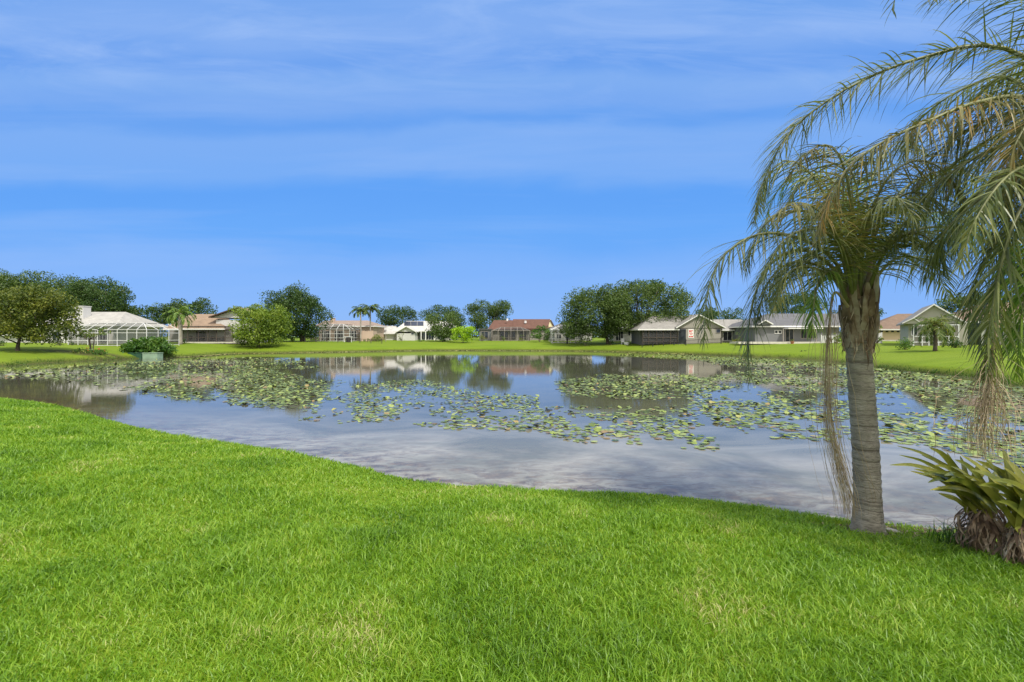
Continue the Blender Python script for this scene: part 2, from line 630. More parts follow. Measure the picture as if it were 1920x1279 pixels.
WM('dark_wood', (0.06, 0.04, 0.03), var=0.3, scale=3)
WM('box_dark', (0.03, 0.085, 0.05), var=0.2, scale=2)
WM('box_pale', (0.22, 0.32, 0.22), var=0.2, scale=2)
WM('red_paint', (0.50, 0.06, 0.05), var=0.2, scale=8, bump=0)
WM('terracotta', (0.38, 0.15, 0.08), var=0.2, scale=3)
WM('mulch', (0.16, 0.10, 0.055), var=0.6, scale=14, bump=0.8)
M['roof_white'] = mat_roof('pale_grey_shingle', (0.36, 0.35, 0.32))
M['roof_tan'] = mat_roof('tan_shingle', (0.25, 0.18, 0.125))
M['roof_pink'] = mat_roof('pinkish_shingle', (0.27, 0.21, 0.17))
M['roof_light'] = mat_roof('white_shingle', (0.46, 0.45, 0.42))
M['roof_red'] = mat_roof('red_brown_shingle', (0.125, 0.066, 0.048))
M['roof_grey'] = mat_roof('grey_shingle', (0.25, 0.24, 0.22))
M['roof_slate'] = mat_roof('slate_shingle', (0.13, 0.13, 0.135))
M['roof_brown'] = mat_roof('brown_shingle', (0.19, 0.135, 0.10))
t = NT('window_glass')
t.b.inputs['Base Color'].default_value = (0.02, 0.025, 0.03, 1)
t.b.inputs['Roughness'].default_value = 0.06
n_ = t.noise(t.pos(), 1.2, 2)
t.l(t.ramp(n_, [(0.3, (0.012, 0.014, 0.016)), (0.7, (0.05, 0.055, 0.06))]), t.b.inputs['Base Color'])
M['glass'] = t.m
t = NT('insect_screen')
t.b.inputs['Base Color'].default_value = (0.05, 0.05, 0.05, 1)
t.b.inputs['Roughness'].default_value = 0.8
tp = t.n('ShaderNodeBsdfTransparent')
ms = t.n('ShaderNodeMixShader')
ms.inputs[0].default_value = 0.42
t.l(tp.outputs[0], ms.inputs[1])
t.l(t.b.outputs[0], ms.inputs[2])
t.l(ms.outputs[0], t.out.inputs[0])
M['screen'] = t.m
t = NT('solar_panel')
t.b.inputs['Base Color'].default_value = (0.015, 0.018, 0.03, 1)
t.b.inputs['Roughness'].default_value = 0.2
M['solar'] = t.m

# ------------------------------------------------------------------ shoreline and terrain
def W(px, py, z=0.0):
    Y = (EYE - z) * F / (py - HZ)
    return ((px - 960) * Y / F, Y)


near_px = [(0, 745), (60, 752), (130, 763), (230, 790), (350, 816), (470, 832), (560, 847), (690, 874), (740, 887), (830, 902),
           (960, 911), (1080, 916), (1200, 920), (1320, 932), (1400, 943), (1500, 957), (1600, 971), (1680, 977), (1760, 983), (1850, 992), (1930, 1000)]
far_px = [(1920, 725), (1860, 713), (1800, 705), (1720, 698), (1650, 690), (1600, 683), (1500, 673), (1400, 668.5), (1300, 664.5), (1200, 661),
          (1100, 658.5), (960, 657.5), (800, 657.5), (640, 660), (520, 662), (440, 663), (370, 668), (300, 671), (245, 673), (200, 675), (130, 678), (60, 682), (0, 686)]
shore = [W(x, y, 0.16) for x, y in near_px] + [(10.0, 6.6), (17, 9.5), (24, 14), (28, 19)] + [W(x, y, 0.0) for x, y in far_px] + \
        [(-54, 41), (-62, 35), (-60, 28), (-48, 24), (-34, 22.5)]
_sp = catmull([Vector((x, y, 0)) for x, y in shore + [shore[0]]], 300)[:-1]
SH = np.array([(p.x, p.y) for p in _sp])


def sdist(X, Y):
    """signed distance to the shore, > 0 on land"""
    X = np.asarray(X, dtype=np.float32).ravel()
    Y = np.asarray(Y, dtype=np.float32).ravel()
    out = np.empty(len(X), dtype=np.float32)
    A = SH.astype(np.float32)
    B = np.roll(A, -1, axis=0)
    D = B - A
    L2 = (D ** 2).sum(1)
    CH = 20000
    for i in range(0, len(X), CH):
        x = X[i:i + CH, None]
        y = Y[i:i + CH, None]
        px_ = x - A[None, :, 0]
        py_ = y - A[None, :, 1]
        tt = np.clip((px_ * D[:, 0] + py_ * D[:, 1]) / L2, 0, 1)
        d2 = (px_ - tt * D[:, 0]) ** 2 + (py_ - tt * D[:, 1]) ** 2
        d = np.sqrt(d2.min(1))
        cond = (A[None, :, 1] > y) != (B[None, :, 1] > y)
        with np.errstate(divide='ignore', invalid='ignore'):
            xi = A[None, :, 0] + (y - A[None, :, 1]) * D[:, 0] / D[:, 1]
        inside = (np.where(cond, x < xi, False).sum(1) % 2) == 1
        out[i:i + CH] = np.where(inside, -d, d)
    return out


def terrain(X, Y, s=None):
    X = np.asarray(X, dtype=float).ravel()
    Y = np.asarray(Y, dtype=float).ravel()
    if s is None:
        s = sdist(X, Y)
    sp_ = np.maximum(s, 0)
    zn = 0.13 + 1.25 * (1 - np.exp(-sp_ / 7.0))
    zf = 0.36 + 1.34 * (1 - np.exp(-sp_ / 9.0))
    w = np.clip((Y - (24 - 0.3 * X) + 3) / 6.0, 0, 1)
    w = w * w * (3 - 2 * w)
    zl = zn * (1 - w) + zf * w
    zl = zl + (fbm(X * 0.35 + 5, Y * 0.35) - 0.5) * 0.06 * np.clip(sp_, 0, 1)
    wid = 0.16 + 0.5 * w
    tt = np.clip((s + 0.04) / wid, 0, 1)
    zb = -0.08 - 0.5 * np.clip(-s / 1.5, 0, 1)
    return zb * (1 - tt) + zl * tt


def gz(x, y):
    return float(terrain([x], [y])[0])


def axis(parts):
    out = []
    for a, b, st in parts:
        out += list(np.arange(a, b, st))
    return np.array(out)


ax = axis([(-700, -200, 60), (-200, -95, 8), (-95, -30, 0.7), (-30, -13, 0.3), (-13, 9, 0.12), (9, 30, 0.3), (30, 70, 1.0), (70, 200, 8), (200, 701, 60)])
ay = axis([(-60, 0, 3), (0, 4, 0.4), (4, 15, 0.12), (15, 30, 0.25), (30, 92, 0.45), (92, 125, 2), (125, 200, 8), (200, 901, 70)])
GX, GY = np.meshgrid(ax, ay)
gs = sdist(GX, GY)
gzv = terrain(GX, GY, gs)
nx, ny = len(ax), len(ay)
idx = np.arange(nx * ny).reshape(ny, nx)
Q = np.stack([idx[:-1, :-1].ravel(), idx[:-1, 1:].ravel(), idx[1:, 1:].ravel(), idx[1:, :-1].ravel()], 1)
V = np.stack([GX.ravel(), GY.ravel(), gzv], 1)
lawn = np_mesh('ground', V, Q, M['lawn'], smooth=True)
tag(lawn, kind='structure')


def dirt(X, Y):
    """worn soil by the palm trunk, under the bed and along the waterline"""
    X = np.asarray(X).ravel()
    Y = np.asarray(Y).ravel()
    d = np.zeros(len(X))
    for cx, cy, rx, ry, a in ((4.75, 5.95, 1.05, 0.22, 1.0), (5.4, 5.15, 0.7, 0.4, 1.0), (4.25, 5.8, 0.33, 0.25, 0.9),
                              (0.55, 5.6, 0.0001, 0.0001, 0), (-45.5, 52.6, 5.5, 1.6, 0.9)):
        q = ((X - cx) / rx) ** 2 + ((Y - cy) / ry) ** 2
        d = np.maximum(d, a * np.clip(1.5 - q, 0, 1))
    return d * np.clip(fbm(X * 5, Y * 5) * 2.2 - 0.2, 0, 1)


soil = np.clip(1.0 - (gs - 0.02) / (0.10 + 0.5 * np.clip((GY.ravel() - 20) / 10, 0, 1)), 0, 1)  # bare waterline soil; wider on the far bank as painted shade
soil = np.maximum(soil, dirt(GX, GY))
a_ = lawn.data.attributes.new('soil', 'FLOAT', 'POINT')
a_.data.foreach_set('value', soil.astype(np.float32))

wx = axis([(-70, -14, 1.0), (-14, 10, 0.2), (10, 40, 1.0)])
wy = axis([(5, 15, 0.2), (15, 100, 1.0)])
WX, WY = np.meshgrid(wx, wy)
ws = sdist(WX, WY)
nx, ny = len(wx), len(wy)
idx = np.arange(nx * ny).reshape(ny, nx)
Q = np.stack([idx[:-1, :-1].ravel(), idx[:-1, 1:].ravel(), idx[1:, 1:].ravel(), idx[1:, :-1].ravel()], 1)
water = np_mesh('pond_water', np.stack([WX.ravel(), WY.ravel(), np.zeros(nx * ny)], 1), Q, M['water'], smooth=True)
tag(water, kind='structure')
a_ = water.data.attributes.new('shallow', 'FLOAT', 'POINT')
a_.data.foreach_set('value', (np.clip(1.3 * np.exp(ws / 1.7), 0, 1) * np.where(WY.ravel() < 30, 1, 0.3)).astype(np.float32))

a_ = water.data.attributes.new('painted_cloud', 'FLOAT', 'POINT')  # mask of the painted cloud reflections, nearer water only
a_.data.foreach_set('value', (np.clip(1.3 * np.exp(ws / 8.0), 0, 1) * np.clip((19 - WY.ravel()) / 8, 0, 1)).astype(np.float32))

# ------------------------------------------------------------------ grass blades of the near lawn
rs = np.random.RandomState(5)


def sample_lawn():
    xs, ys = [], []
    edges = [1.3, 1.8, 2.4, 3, 4, 5, 6, 7.5, 9, 11, 14, 18, 23, 29]
    for a, b in zip(edges[:-1], edges[1:]):
        ym = (a + b) / 2
        rho = 10500 * min(1.0, (2.6 / ym)) ** 1.7
        hw = 1.12 * b + 0.8
        n = int(rho * (b - a) * 2 * hw)
        xs.append(rs.uniform(-hw, hw, n))
        ys.append(rs.uniform(a, b, n))
    return np.concatenate(xs), np.concatenate(ys)


bx, by = sample_lawn()
keep = by < (24 - 0.3 * bx)
bx, by = bx[keep], by[keep]
s_ = sdist(bx, by)
keep = s_ > 0.0
bx, by, s_ = bx[keep], by[keep], s_[keep]
dd = dirt(bx, by)
keep = rs.rand(len(bx)) > dd * 0.97
bx, by, s_ = bx[keep], by[keep], s_[keep]
bz = terrain(bx, by, s_)
n = len(bx)
lod = np.clip(by / 2.6, 1, 6) ** 0.6
patch = fbm(bx * 1.3, by * 1.3)
tuft = fbm(bx * 6 + 40, by * 6)
h = (0.028 + 0.048 * rs.rand(n) ** 1.6) * (0.55 + 1.0 * np.clip(patch * 1.6 - 0.3, 0, 1)) * (0.65 + 0.7 * tuft) * (1 + 0.12 * (lod - 1))
h *= np.clip(0.6 + (s_ / 0.5), 0.6, 1.0)
w = (0.0022 + 0.0020 * rs.rand(n)) * lod
ang = rs.rand(n) * 6.283 + (fbm(bx * 3, by * 3) - .5) * 3
lean = h * (0.25 + 1.1 * rs.rand(n))
fa = rs.rand(n) * 3.1416
dx, dy = np.cos(fa) * w, np.sin(fa) * w
lx, ly = np.cos(ang) * lean, np.sin(ang) * lean
base = np.stack([bx, by, bz - 0.004], 1)
V = np.empty((n, 5, 3), dtype=np.float32)
off = np.stack([dx, dy, np.zeros(n)], 1)
V[:, 0] = base - off
V[:, 1] = base + off
midp = base + np.stack([lx * 0.35, ly * 0.35, h * 0.62], 1)
V[:, 2] = midp - off * 0.8
V[:, 3] = midp + off * 0.8
V[:, 4] = base + np.stack([lx, ly, h * (0.75 + 0.3 * rs.rand(n))], 1)
b5 = (np.arange(n) * 5)[:, None]
T = np.concatenate([b5 + np.array([[0, 1, 3]]), b5 + np.array([[0, 3, 2]]), b5 + np.array([[2, 3, 4]])], 0)
grass = np_mesh('grass', V.reshape(-1, 3), T, M['grass'])
tag(grass, 'bright green lawn grass in the foreground, mown short, with longer tufts and a few dry blades', 'grass', kind='stuff')
print('grass blades', n)

# ------------------------------------------------------------------ lily pads
def in_poly(px, py, poly):
    px = np.asarray(px)
    py = np.asarray(py)
    ins = np.zeros(len(px), dtype=bool)
    for (x0, y0), (x1, y1) in zip(poly, poly[1:] + poly[:1]):
        if y0 == y1:
            continue
        c_ = ((y0 > py) != (y1 > py)) & (px < (x1 - x0) * (py - y0) / (y1 - y0) + x0)
        ins ^= c_
    return ins


REG = [  # area on the pond, pads per square metre, size, clumpiness
    ([(-60, 700), (0, 692), (150, 684), (330, 674), (420, 670), (560, 674), (600, 690), (430, 700), (400, 722), (430, 742), (380, 756), (300, 745), (240, 732), (150, 716), (0, 706), (-60, 712)], 7.5, 0.13, 0.45),
    ([(405, 712), (440, 697), (500, 692), (560, 705), (620, 722), (612, 750), (585, 768), (500, 764), (425, 757), (410, 735)], 14, 0.125, 0.15),
    ([(590, 712), (700, 716), (780, 712), (900, 730), (1010, 745), (1010, 775), (900, 775), (780, 765), (640, 765), (590, 745)], 13, 0.10, 0.55),
    ([(585, 760), (760, 762), (960, 768), (1090, 760), (1160, 775), (1200, 845), (1110, 836), (1020, 812), (940, 806), (850, 806), (740, 792), (640, 792), (560, 786)], 12, 0.11, 0.6),
    ([(1040, 716), (1130, 703), (1300, 701), (1310, 745), (1180, 750), (1060, 742)], 17, 0.125, 0.2),
    ([(1060, 755), (1200, 768), (1290, 756), (1320, 800), (1350, 846), (1200, 846), (1100, 812)], 14, 0.115, 0.55),
    ([(1290, 712), (1420, 694), (1600, 694), (1760, 712), (1920, 740), (1990, 760), (1990, 800), (1920, 800), (1800, 790), (1620, 785), (1450, 790), (1330, 775), (1290, 750)], 20, 0.12, 0.35),
    ([(1310, 765), (1450, 780), (1620, 782), (1800, 788), (1990, 790), (1990, 880), (1880, 868), (1790, 845), (1700, 832), (1560, 826), (1450, 822), (1350, 800)], 20, 0.12, 0.5),
    ([(1280, 668), (1420, 672), (1600, 686), (1800, 709), (1920, 730), (1940, 748), (1800, 722), (1600, 700), (1420, 690), (1350, 684)], 9, 0.15, 0.3),
    ([(1200, 663.5), (1300, 667), (1340, 672), (1290, 674), (1150, 665)], 6, 0.16, 0.4),
    ([(1780, 800), (1990, 830), (1990, 900), (1880, 870), (1790, 850)], 12, 0.13, 0.45),
]
HOLES = [([(1645, 738), (1700, 736), (1745, 752), (1740, 772), (1660, 776), (1630, 760)], 0.93),
         ([(1730, 735), (1860, 742), (1860, 764), (1745, 762)], 0.75),
         ([(1330, 735), (1400, 722), (1430, 732), (1400, 752), (1335, 752)], 0.9),
         ([(1400, 738), (1600, 742), (1600, 752), (1400, 750)], 0.7),
         ([(1060, 745), (1200, 750), (1290, 756), (1290, 768), (1200, 770), (1060, 760)], 0.8)]
PX, PY, PR = [], [], []
for poly, rho, size, cl in REG:
    x0 = min(p[0] for p in poly)
    x1 = max(p[0] for p in poly)
    y0 = min(p[1] for p in poly)
    y1 = max(p[1] for p in poly)
    Ya, Yb = EYE * F / (y1 - HZ), EYE * F / (y0 - HZ)
    # sample evenly over the water
    Nc = int(rho * 3.2 * (x1 - x0) / F * (Yb ** 2 - Ya ** 2) / 2)
    Y = np.sqrt(rs.uniform(Ya ** 2, Yb ** 2, Nc))
    px = rs.uniform(x0, x1, Nc)
    py = HZ + EYE * F / Y
    ok = in_poly(px + rs.normal(0, 4, Nc), py + rs.normal(0, 1.2, Nc), poly)
    X = (px - 960) * Y / F
    nz = fbm(X * 0.9 + 3, Y * 0.55 + 8)
    ok &= rs.rand(Nc) < np.clip(0.6 + (nz - 0.5) * 8 * cl, 0.015, 1)
    for hp, hs in HOLES:
        ok &= ~(in_poly(px, py, hp) & (rs.rand(Nc) < hs))
    PX.append(X[ok])
    PY.append(Y[ok])
    PR.append(size * 0.8 * rs.uniform(0.5, 1.2, ok.sum()))
PX, PY, PR = np.concatenate(PX), np.concatenate(PY), np.concatenate(PR)
ok = sdist(PX, PY) < -0.25
PX, PY, PR = PX[ok], PY[ok], PR[ok]
# thin out overlaps so the pads lie side by side
cell = {}
sel = []
for i in rs.permutation(len(PX)):
    cx_, cy_ = int(PX[i] / 0.3), int(PY[i] / 0.3)
    good = True
    for a in (-1, 0, 1):
        for b in (-1, 0, 1):
            for j in cell.get((cx_ + a, cy_ + b), ()):
                if (PX[i] - PX[j]) ** 2 + (PY[i] - PY[j]) ** 2 < (0.55 * (PR[i] + PR[j])) ** 2:
                    good = False
                    break
            if not good:
                break
        if not good:
            break
    if good:
        sel.append(i)
        cell.setdefault((cx_, cy_), []).append(i)
sel = np.array(sel)
PX, PY, PR = PX[sel], PY[sel], PR[sel]
NP = len(PX)
print('lily pads', NP)
KP = 11


def pad_verts(n_, curl, seedrs):
    a0 = seedrs.rand(n_) * 6.283
    k = np.arange(KP)
    a = a0[:, None] + 0.16 + (6.283 - 0.32) * k[None, :] / (KP - 1)
    rr = 1 + 0.05 * np.sin(a * 3 + a0[:, None] * 5)
    V_ = np.zeros((n_, KP + 1, 3))
    V_[:, 1:, 0] = np.cos(a) * rr
    V_[:, 1:, 1] = np.sin(a) * rr
    cd = seedrs.rand(n_) * 6.283
    fold = curl[:, None] * np.abs(np.cos(a - cd[:, None])) ** 3
    V_[:, 1:, 2] = fold
    V_[:, 1:, 0] *= (1 - 0.35 * fold)
    V_[:, 1:, 1] *= (1 - 0.35 * fold)
    ta = seedrs.rand(n_) * 6.283
    tl = np.abs(seedrs.normal(0, 0.045, n_)) + np.where(seedrs.rand(n_) < 0.22, seedrs.rand(n_) * 0.45, 0)
    gx_, gy_ = np.cos(ta) * tl, np.sin(ta) * tl
    V_[:, :, 2] += V_[:, :, 0] * gx_[:, None] + V_[:, :, 1] * gy_[:, None]
    V_[:, :, 2] -= V_[:, :, 2].min(1)[:, None] * np.where(tl > 0.1, 0.8, 1.0)[:, None]
    return V_


crl = np.where(rs.rand(NP) < 0.25, rs.rand(NP) * 0.6, rs.rand(NP) * 0.06)
PV = pad_verts(NP, crl, rs)
order = np.argsort(-(PR / PY) + (np.abs(PX / PY) > 1.08) * 10)
near_set = order[:300]
far_set = order[300:]
ft = np.array([[0, k, k + 1] for k in range(1, KP)])


def pad_mesh_data(ids):
    out = PV[ids] * PR[ids][:, None, None]
    out[:, :, 0] += PX[ids][:, None]
    out[:, :, 1] += PY[ids][:, None]
    out[:, :, 2] += 0.006 + (rs.rand(len(ids)) * 0.012)[:, None]
    F_ = (np.arange(len(ids)) * (KP + 1))[:, None, None] + ft[None]
    return out.reshape(-1, 3), F_.reshape(-1, 3)


v_, f_ = pad_mesh_data(far_set)
o = np_mesh('lily_pads', v_, f_, M['pad'])
tag(o, 'dense beds of green and yellowish lily pads covering the middle and far pond', 'lily pads', kind='stuff')
protos = []
for i in range(24):
    me = bpy.data.meshes.new('lily_pad')
    me.from_pydata([tuple(p) for p in PV[near_set[i * 12]]], [], [tuple(f) for f in ft])
    me.materials.append(M['pad'])
    protos.append(me)
for q, i in enumerate(near_set):
    o = bpy.data.objects.new('lily_pad', protos[q % 24])
    o.location = (PX[i], PY[i], 0.008 + rs.rand() * 0.012)
    o.scale = (PR[i], PR[i], PR[i])
    o.rotation_euler = (0, 0, rs.rand() * 6.28)
    COL.objects.link(o)
    tag(o, 'round notched green lily pad floating on the nearer part of the pond', 'lily pad', 'lily pads nearest the lawn')

# yellowish weed margin along the far bank
wv, wf = [], []
m_ = 9000
kk = rs.randint(0, len(SH), m_ * 3)
fr_ = rs.rand(m_ * 3)
Pn = SH[kk] * (1 - fr_)[:, None] + np.roll(SH, -1, 0)[kk] * fr_[:, None]
Pn = Pn + rs.normal(0, 1, Pn.shape) * np.array([0.5, 1.3])
sd = sdist(Pn[:, 0], Pn[:, 1])
pxx = Pn[:, 0] * F / Pn[:, 1] + 960
ok = (sd < -0.02) & (sd > -2.8) & (Pn[:, 1] > 30) & (pxx > 330) & (pxx < 1300) & ((pxx < 700) | (rs.rand(len(sd)) < 0.35))
Pn = Pn[ok]
nn_ = len(Pn)
ra = rs.uniform(0.08, 0.22, nn_)
aa = rs.rand(nn_) * 6.28
k6 = np.arange(6)
VV = np.zeros((nn_, 6, 3))
VV[:, :, 0] = Pn[:, 0][:, None] + np.cos(aa[:, None] + k6 * 1.047) * ra[:, None]
VV[:, :, 1] = Pn[:, 1][:, None] + np.sin(aa[:, None] + k6 * 1.047) * ra[:, None]
VV[:, :, 2] = 0.012 + rs.rand(nn_, 6) * 0.05
o = np_mesh('floating_weed', VV.reshape(-1, 3), (np.arange(nn_) * 6)[:, None] + k6[None], M['pad_soft'])
tag(o, 'yellowish floating weed along the foot of the far bank', 'water weed', kind='stuff')

# rough sedge fringe where the far lawn drops to the water
m_ = 26000
kk = rs.randint(0, len(SH), m_)
fr_ = rs.rand(m_)
Pn = SH[kk] * (1 - fr_)[:, None] + np.roll(SH, -1, 0)[kk] * fr_[:, None]
Pn = Pn + rs.normal(0, 0.22, Pn.shape)
sd = sdist(Pn[:, 0], Pn[:, 1])
ok = (sd > 0.0) & (Pn[:, 1] > 22) & (Pn[:, 1] > 24 - 0.3 * Pn[:, 0])
Pn = Pn[ok]
zz_ = terrain(Pn[:, 0], Pn[:, 1])
nn_ = len(Pn)
hh = rs.uniform(0.06, 0.20, nn_)
fa = rs.rand(nn_) * 3.14
ww = rs.uniform(0.015, 0.035, nn_)
VV = np.zeros((nn_, 3, 3))
for c_, sg in ((0, -1), (1, 1)):
    VV[:, c_, 0] = Pn[:, 0] + sg * np.cos(fa) * ww
    VV[:, c_, 1] = Pn[:, 1] + sg * np.sin(fa) * ww
    VV[:, c_, 2] = zz_ - 0.02
VV[:, 2, 0] = Pn[:, 0] + rs.normal(0, 0.05, nn_)
VV[:, 2, 1] = Pn[:, 1] + rs.normal(0, 0.05, nn_)
VV[:, 2, 2] = zz_ + hh
o = np_mesh('bank_grass', VV.reshape(-1, 3), (np.arange(nn_) * 3)[:, None] + np.arange(3)[None], M['bush'])
tag(o, 'rough darker grass fringe overhanging the far bank of the pond', 'grass', kind='stuff')

# ------------------------------------------------------------------ trees
def leaves(centres, radii, per, size, seed, flat=0.75, zmin=None, shell=0.55):
    r_ = np.random.RandomState(seed)
    pts = []
    for c_, ra_ in zip(centres, radii):
        k_ = max(6, int(per * ra_ ** 2))
        d_ = r_.normal(0, 1, (k_, 3))
        d_ /= np.linalg.norm(d_, axis=1)[:, None]
        rr_ = (shell + (1.08 - shell) * r_.rand(k_) ** 0.6)
        rr_ = np.where(r_.rand(k_) < 0.08, rr_ * 1.25, rr_)
        p_ = d_ * (rr_ * ra_)[:, None]
        p_[:, 2] *= flat
        pts.append(p_ + np.array(c_))
    Pt = np.concatenate(pts)
    if zmin is not None:
        Pt = Pt[Pt[:, 2] > zmin + r_.rand(len(Pt)) * 0.4]
    k_ = len(Pt)
    a_v = r_.normal(0, 1, (k_, 3))
    a_v /= np.linalg.norm(a_v, axis=1)[:, None]
    b_v = r_.normal(0, 1, (k_, 3))
    b_v -= a_v * (a_v * b_v).sum(1)[:, None]
    b_v /= np.linalg.norm(b_v, axis=1)[:, None]
    sz = size * r_.uniform(0.6, 1.25, k_)
    A = a_v * sz[:, None] * 0.6
    B = b_v * sz[:, None] * 0.36
    Vt = np.stack([Pt - A, Pt + B - A * 0.1, Pt + A, Pt - B + A * 0.1], 1)
    return Vt.reshape(-1, 3), np.arange(k_ * 4).reshape(-1, 4)


def tree(name, label, Y, pxl, pxr, pyt, pyb, tx, leaf, seed, cat='tree', group=None, nb=42, leafsize=0.27, per=105, depth=0.85,
         trunk_r=0.28, bark='bark', stems=1, clump=(0.20, 0.34), flat=0.8, lobes=None):
    r_ = random.Random(seed)
    bxw = (tx - 960) * Y / F
    gb = gz(bxw, Y)
    root = empty(name, (bxw, Y, gb), label, cat, group)
    L, Rr = P(pxl, 0, Y).x, P(pxr, 0, Y).x
    zt, zb = P(0, pyt, Y).z, P(0, pyb, Y).z
    cx_, cz_ = (L + Rr) / 2, (zt + zb) / 2
    rx, rz = (Rr - L) / 2, (zt - zb) / 2
    ry = rx * depth
    mean = (rx * rz) ** 0.5
    cen, rad = [], []
    tries = 0
    nb = int(nb * 1.35)
    while len(cen) < nb and tries < 5000:
        tries += 1
        d_ = Vector((r_.gauss(0, 1), r_.gauss(0, 1), r_.gauss(0, 1))).normalized()
        q = r_.uniform(0.12, 1.0) ** 0.4
        rr_ = mean * r_.uniform(*clump)
        # keep the clump inside the outline, which bulges and dips
        wob = 1 + 0.07 * math.sin(3.1 * math.atan2(d_.z, d_.x) + seed) + 0.05 * math.sin(7.3 * math.atan2(d_.z, d_.x) + 2 * seed)
        sx_, sz_ = math.copysign(abs(d_.x) ** 0.8, d_.x), math.copysign(abs(d_.z) ** 0.75, d_.z)
        x_ = sx_ * q * max(0.1, rx * wob - rr_ * 0.62)
        y_ = d_.y * q * max(0.1, ry - rr_ * 0.62)
        z_ = sz_ * q * max(0.1, rz * min(wob, 1.05) - rr_ * 0.5)
        if z_ < -rz * 0.55 and abs(x_) > rx * 0.8:
            continue
        c_ = Vector((cx_ + x_, Y + y_, cz_ + z_))
        cen.append(c_)
        rad.append(rr_)
    v_, f_ = leaves([tuple(c_) for c_ in cen], rad, per, leafsize, seed, flat, zmin=max(zb - 0.2, gb + 0.1))
    np_mesh('crown', v_, f_, M[leaf], root)
    mb = MB()
    top = Vector((bxw + (cx_ - bxw) * 0.35, Y, zb + (zt - zb) * 0.25))
    for s_i in range(stems):
        offx = (s_i - (stems - 1) / 2) * trunk_r * 2.2
        b0 = Vector((bxw + offx * 0.4, Y, gb - 0.15))
        fork = Vector((bxw + offx * 1.8, Y + r_.uniform(-.3, .3), gb + max(0.5, (zb - gb) * 0.9)))
        tr_ = trunk_r / (stems ** 0.4)
        mb.tube([b0, b0.lerp(fork, 0.15) , fork, fork.lerp(top, 0.6)], [tr_ * 1.35, tr_, tr_ * 0.8, tr_ * 0.5], 8)
        for k_ in range(6):
            c_ = cen[r_.randrange(len(cen))]
            st_ = fork.lerp(top, r_.uniform(0, 0.6))
            mid_ = st_.lerp(c_, 0.5) + Vector((r_.uniform(-.3, .3), r_.uniform(-.3, .3), -0.06 * (c_ - st_).length))
            mb.tube([st_, mid_, c_], [tr_ * 0.42, tr_ * 0.28, tr_ * 0.08], 6)
    mb.build('trunk', M[bark], root, smooth=True)
    return root


G_OAK = 'oaks behind the houses'
tree('oak_tree', 'wide oak at the left edge, rising behind the olive tree', 92, -60, 62, 508, 625, 10, 'oak', 1, group=G_OAK, nb=72, per=115, trunk_r=.35)
tree('oak_tree', 'spreading oak directly behind the white chimney of the pale-roofed house', 95, 30, 185, 509, 618, 110, 'oak', 2, group=G_OAK, nb=72, per=115, trunk_r=.35)
tree('oak_tree', 'oak sloping down to the right behind the pale hip roof', 90, 125, 248, 520, 622, 190, 'oak_dark', 3, group=G_OAK, nb=72, per=115, trunk_r=.35)
tree('magnolia_tree', 'olive green broad tree on the left lawn with its trunk in view', 50, -30, 134, 532, 652, 33, 'oak_olive', 4, nb=105, leafsize=0.2, per=200, trunk_r=0.2, bark='bark', clump=(.16, .26))
tree('oak_tree', 'dark rounded oak behind the small palm, left of the tan roof', 92, 247, 325, 565, 620, 290, 'oak_dark', 5, group=G_OAK)
tree('oak_tree', 'dark oak behind the ridge of the tan roof', 95, 305, 402, 557, 612, 360, 'oak_dark', 6, group=G_OAK)
tree('cypress_tree', 'light green rounded tree by the bank in front of the tan-roofed house', 76, 432, 543, 565, 654, 487, 'light', 7, nb=80, leafsize=0.26, per=130, trunk_r=0.2, clump=(.17, .3))
tree('oak_tree', 'tall dark oak right behind the light green bank tree', 92, 488, 619, 537, 640, 566, 'oak_dark', 8, group=G_OAK, nb=62, trunk_r=.4)
tree('oak_tree', 'dark oak between the two tall palms and the white gabled house', 118, 702, 786, 571, 618, 742, 'oak_dark', 9, group=G_OAK)
tree('oak_tree', 'dark oak behind the right end of the white house', 120, 783, 878, 571, 632, 835, 'oak_dark', 10, group=G_OAK, nb=48)
tree('oak_tree', 'mid green oak in front of the white house porch', 100, 788, 868, 583, 640, 832, 'oak', 11, nb=44, trunk_r=.25)
tree('oak_tree', 'loose crowned oak behind the left end of the red-brown roof', 125, 872, 964, 560, 628, 918, 'oak', 12, group=G_OAK, nb=48)
tree('ornamental_tree', 'small bright lime yellow tree on the far lawn', 95, 842, 896, 608, 644, 868, 'lime', 13, nb=34, leafsize=0.24, per=150, trunk_r=0.11, clump=(.2, .32))
tree('garden_tree', 'small dark green tree at the right end of the red-brown roofed house', 97, 993, 1036, 609, 640, 1012, 'bush', 14, nb=26, leafsize=0.24, per=150, trunk_r=0.12)
tree('oak_tree', 'left and lower of the two big oaks right of the centre', 88, 1044, 1192, 536, 640, 1140, 'oak', 15, group='big oaks on the far lawn', nb=96, trunk_r=.38, clump=(.17, .29))
tree('oak_tree', 'right and taller of the two big oaks, before the grey gabled house', 88, 1112, 1298, 525, 624, 1202, 'oak', 16, group='big oaks on the far lawn', nb=110, trunk_r=.36, clump=(.15, .27))
tree('oak_tree', 'oak behind the ridge of the taupe gabled house', 100, 1300, 1400, 575, 618, 1350, 'oak_dark', 17, group=G_OAK)
tree('oak_tree', 'oak behind the slate roof, seen left of the near palm trunk', 98, 1440, 1550, 545, 600, 1500, 'oak_dark', 18, group=G_OAK)
tree('oak_tree', 'oak showing just right of the near palm trunk', 98, 1560, 1657, 572, 612, 1610, 'oak_dark', 19, group=G_OAK)
tree('oak_tree', 'oak rising behind the sage house roof at the right', 70, 1770, 1900, 545, 600, 1840, 'oak', 20, group=G_OAK)
tree('oak_tree', 'oak at the right edge behind the hanging fronds', 66, 1880, 2060, 540, 620, 1960, 'oak', 21, group=G_OAK)

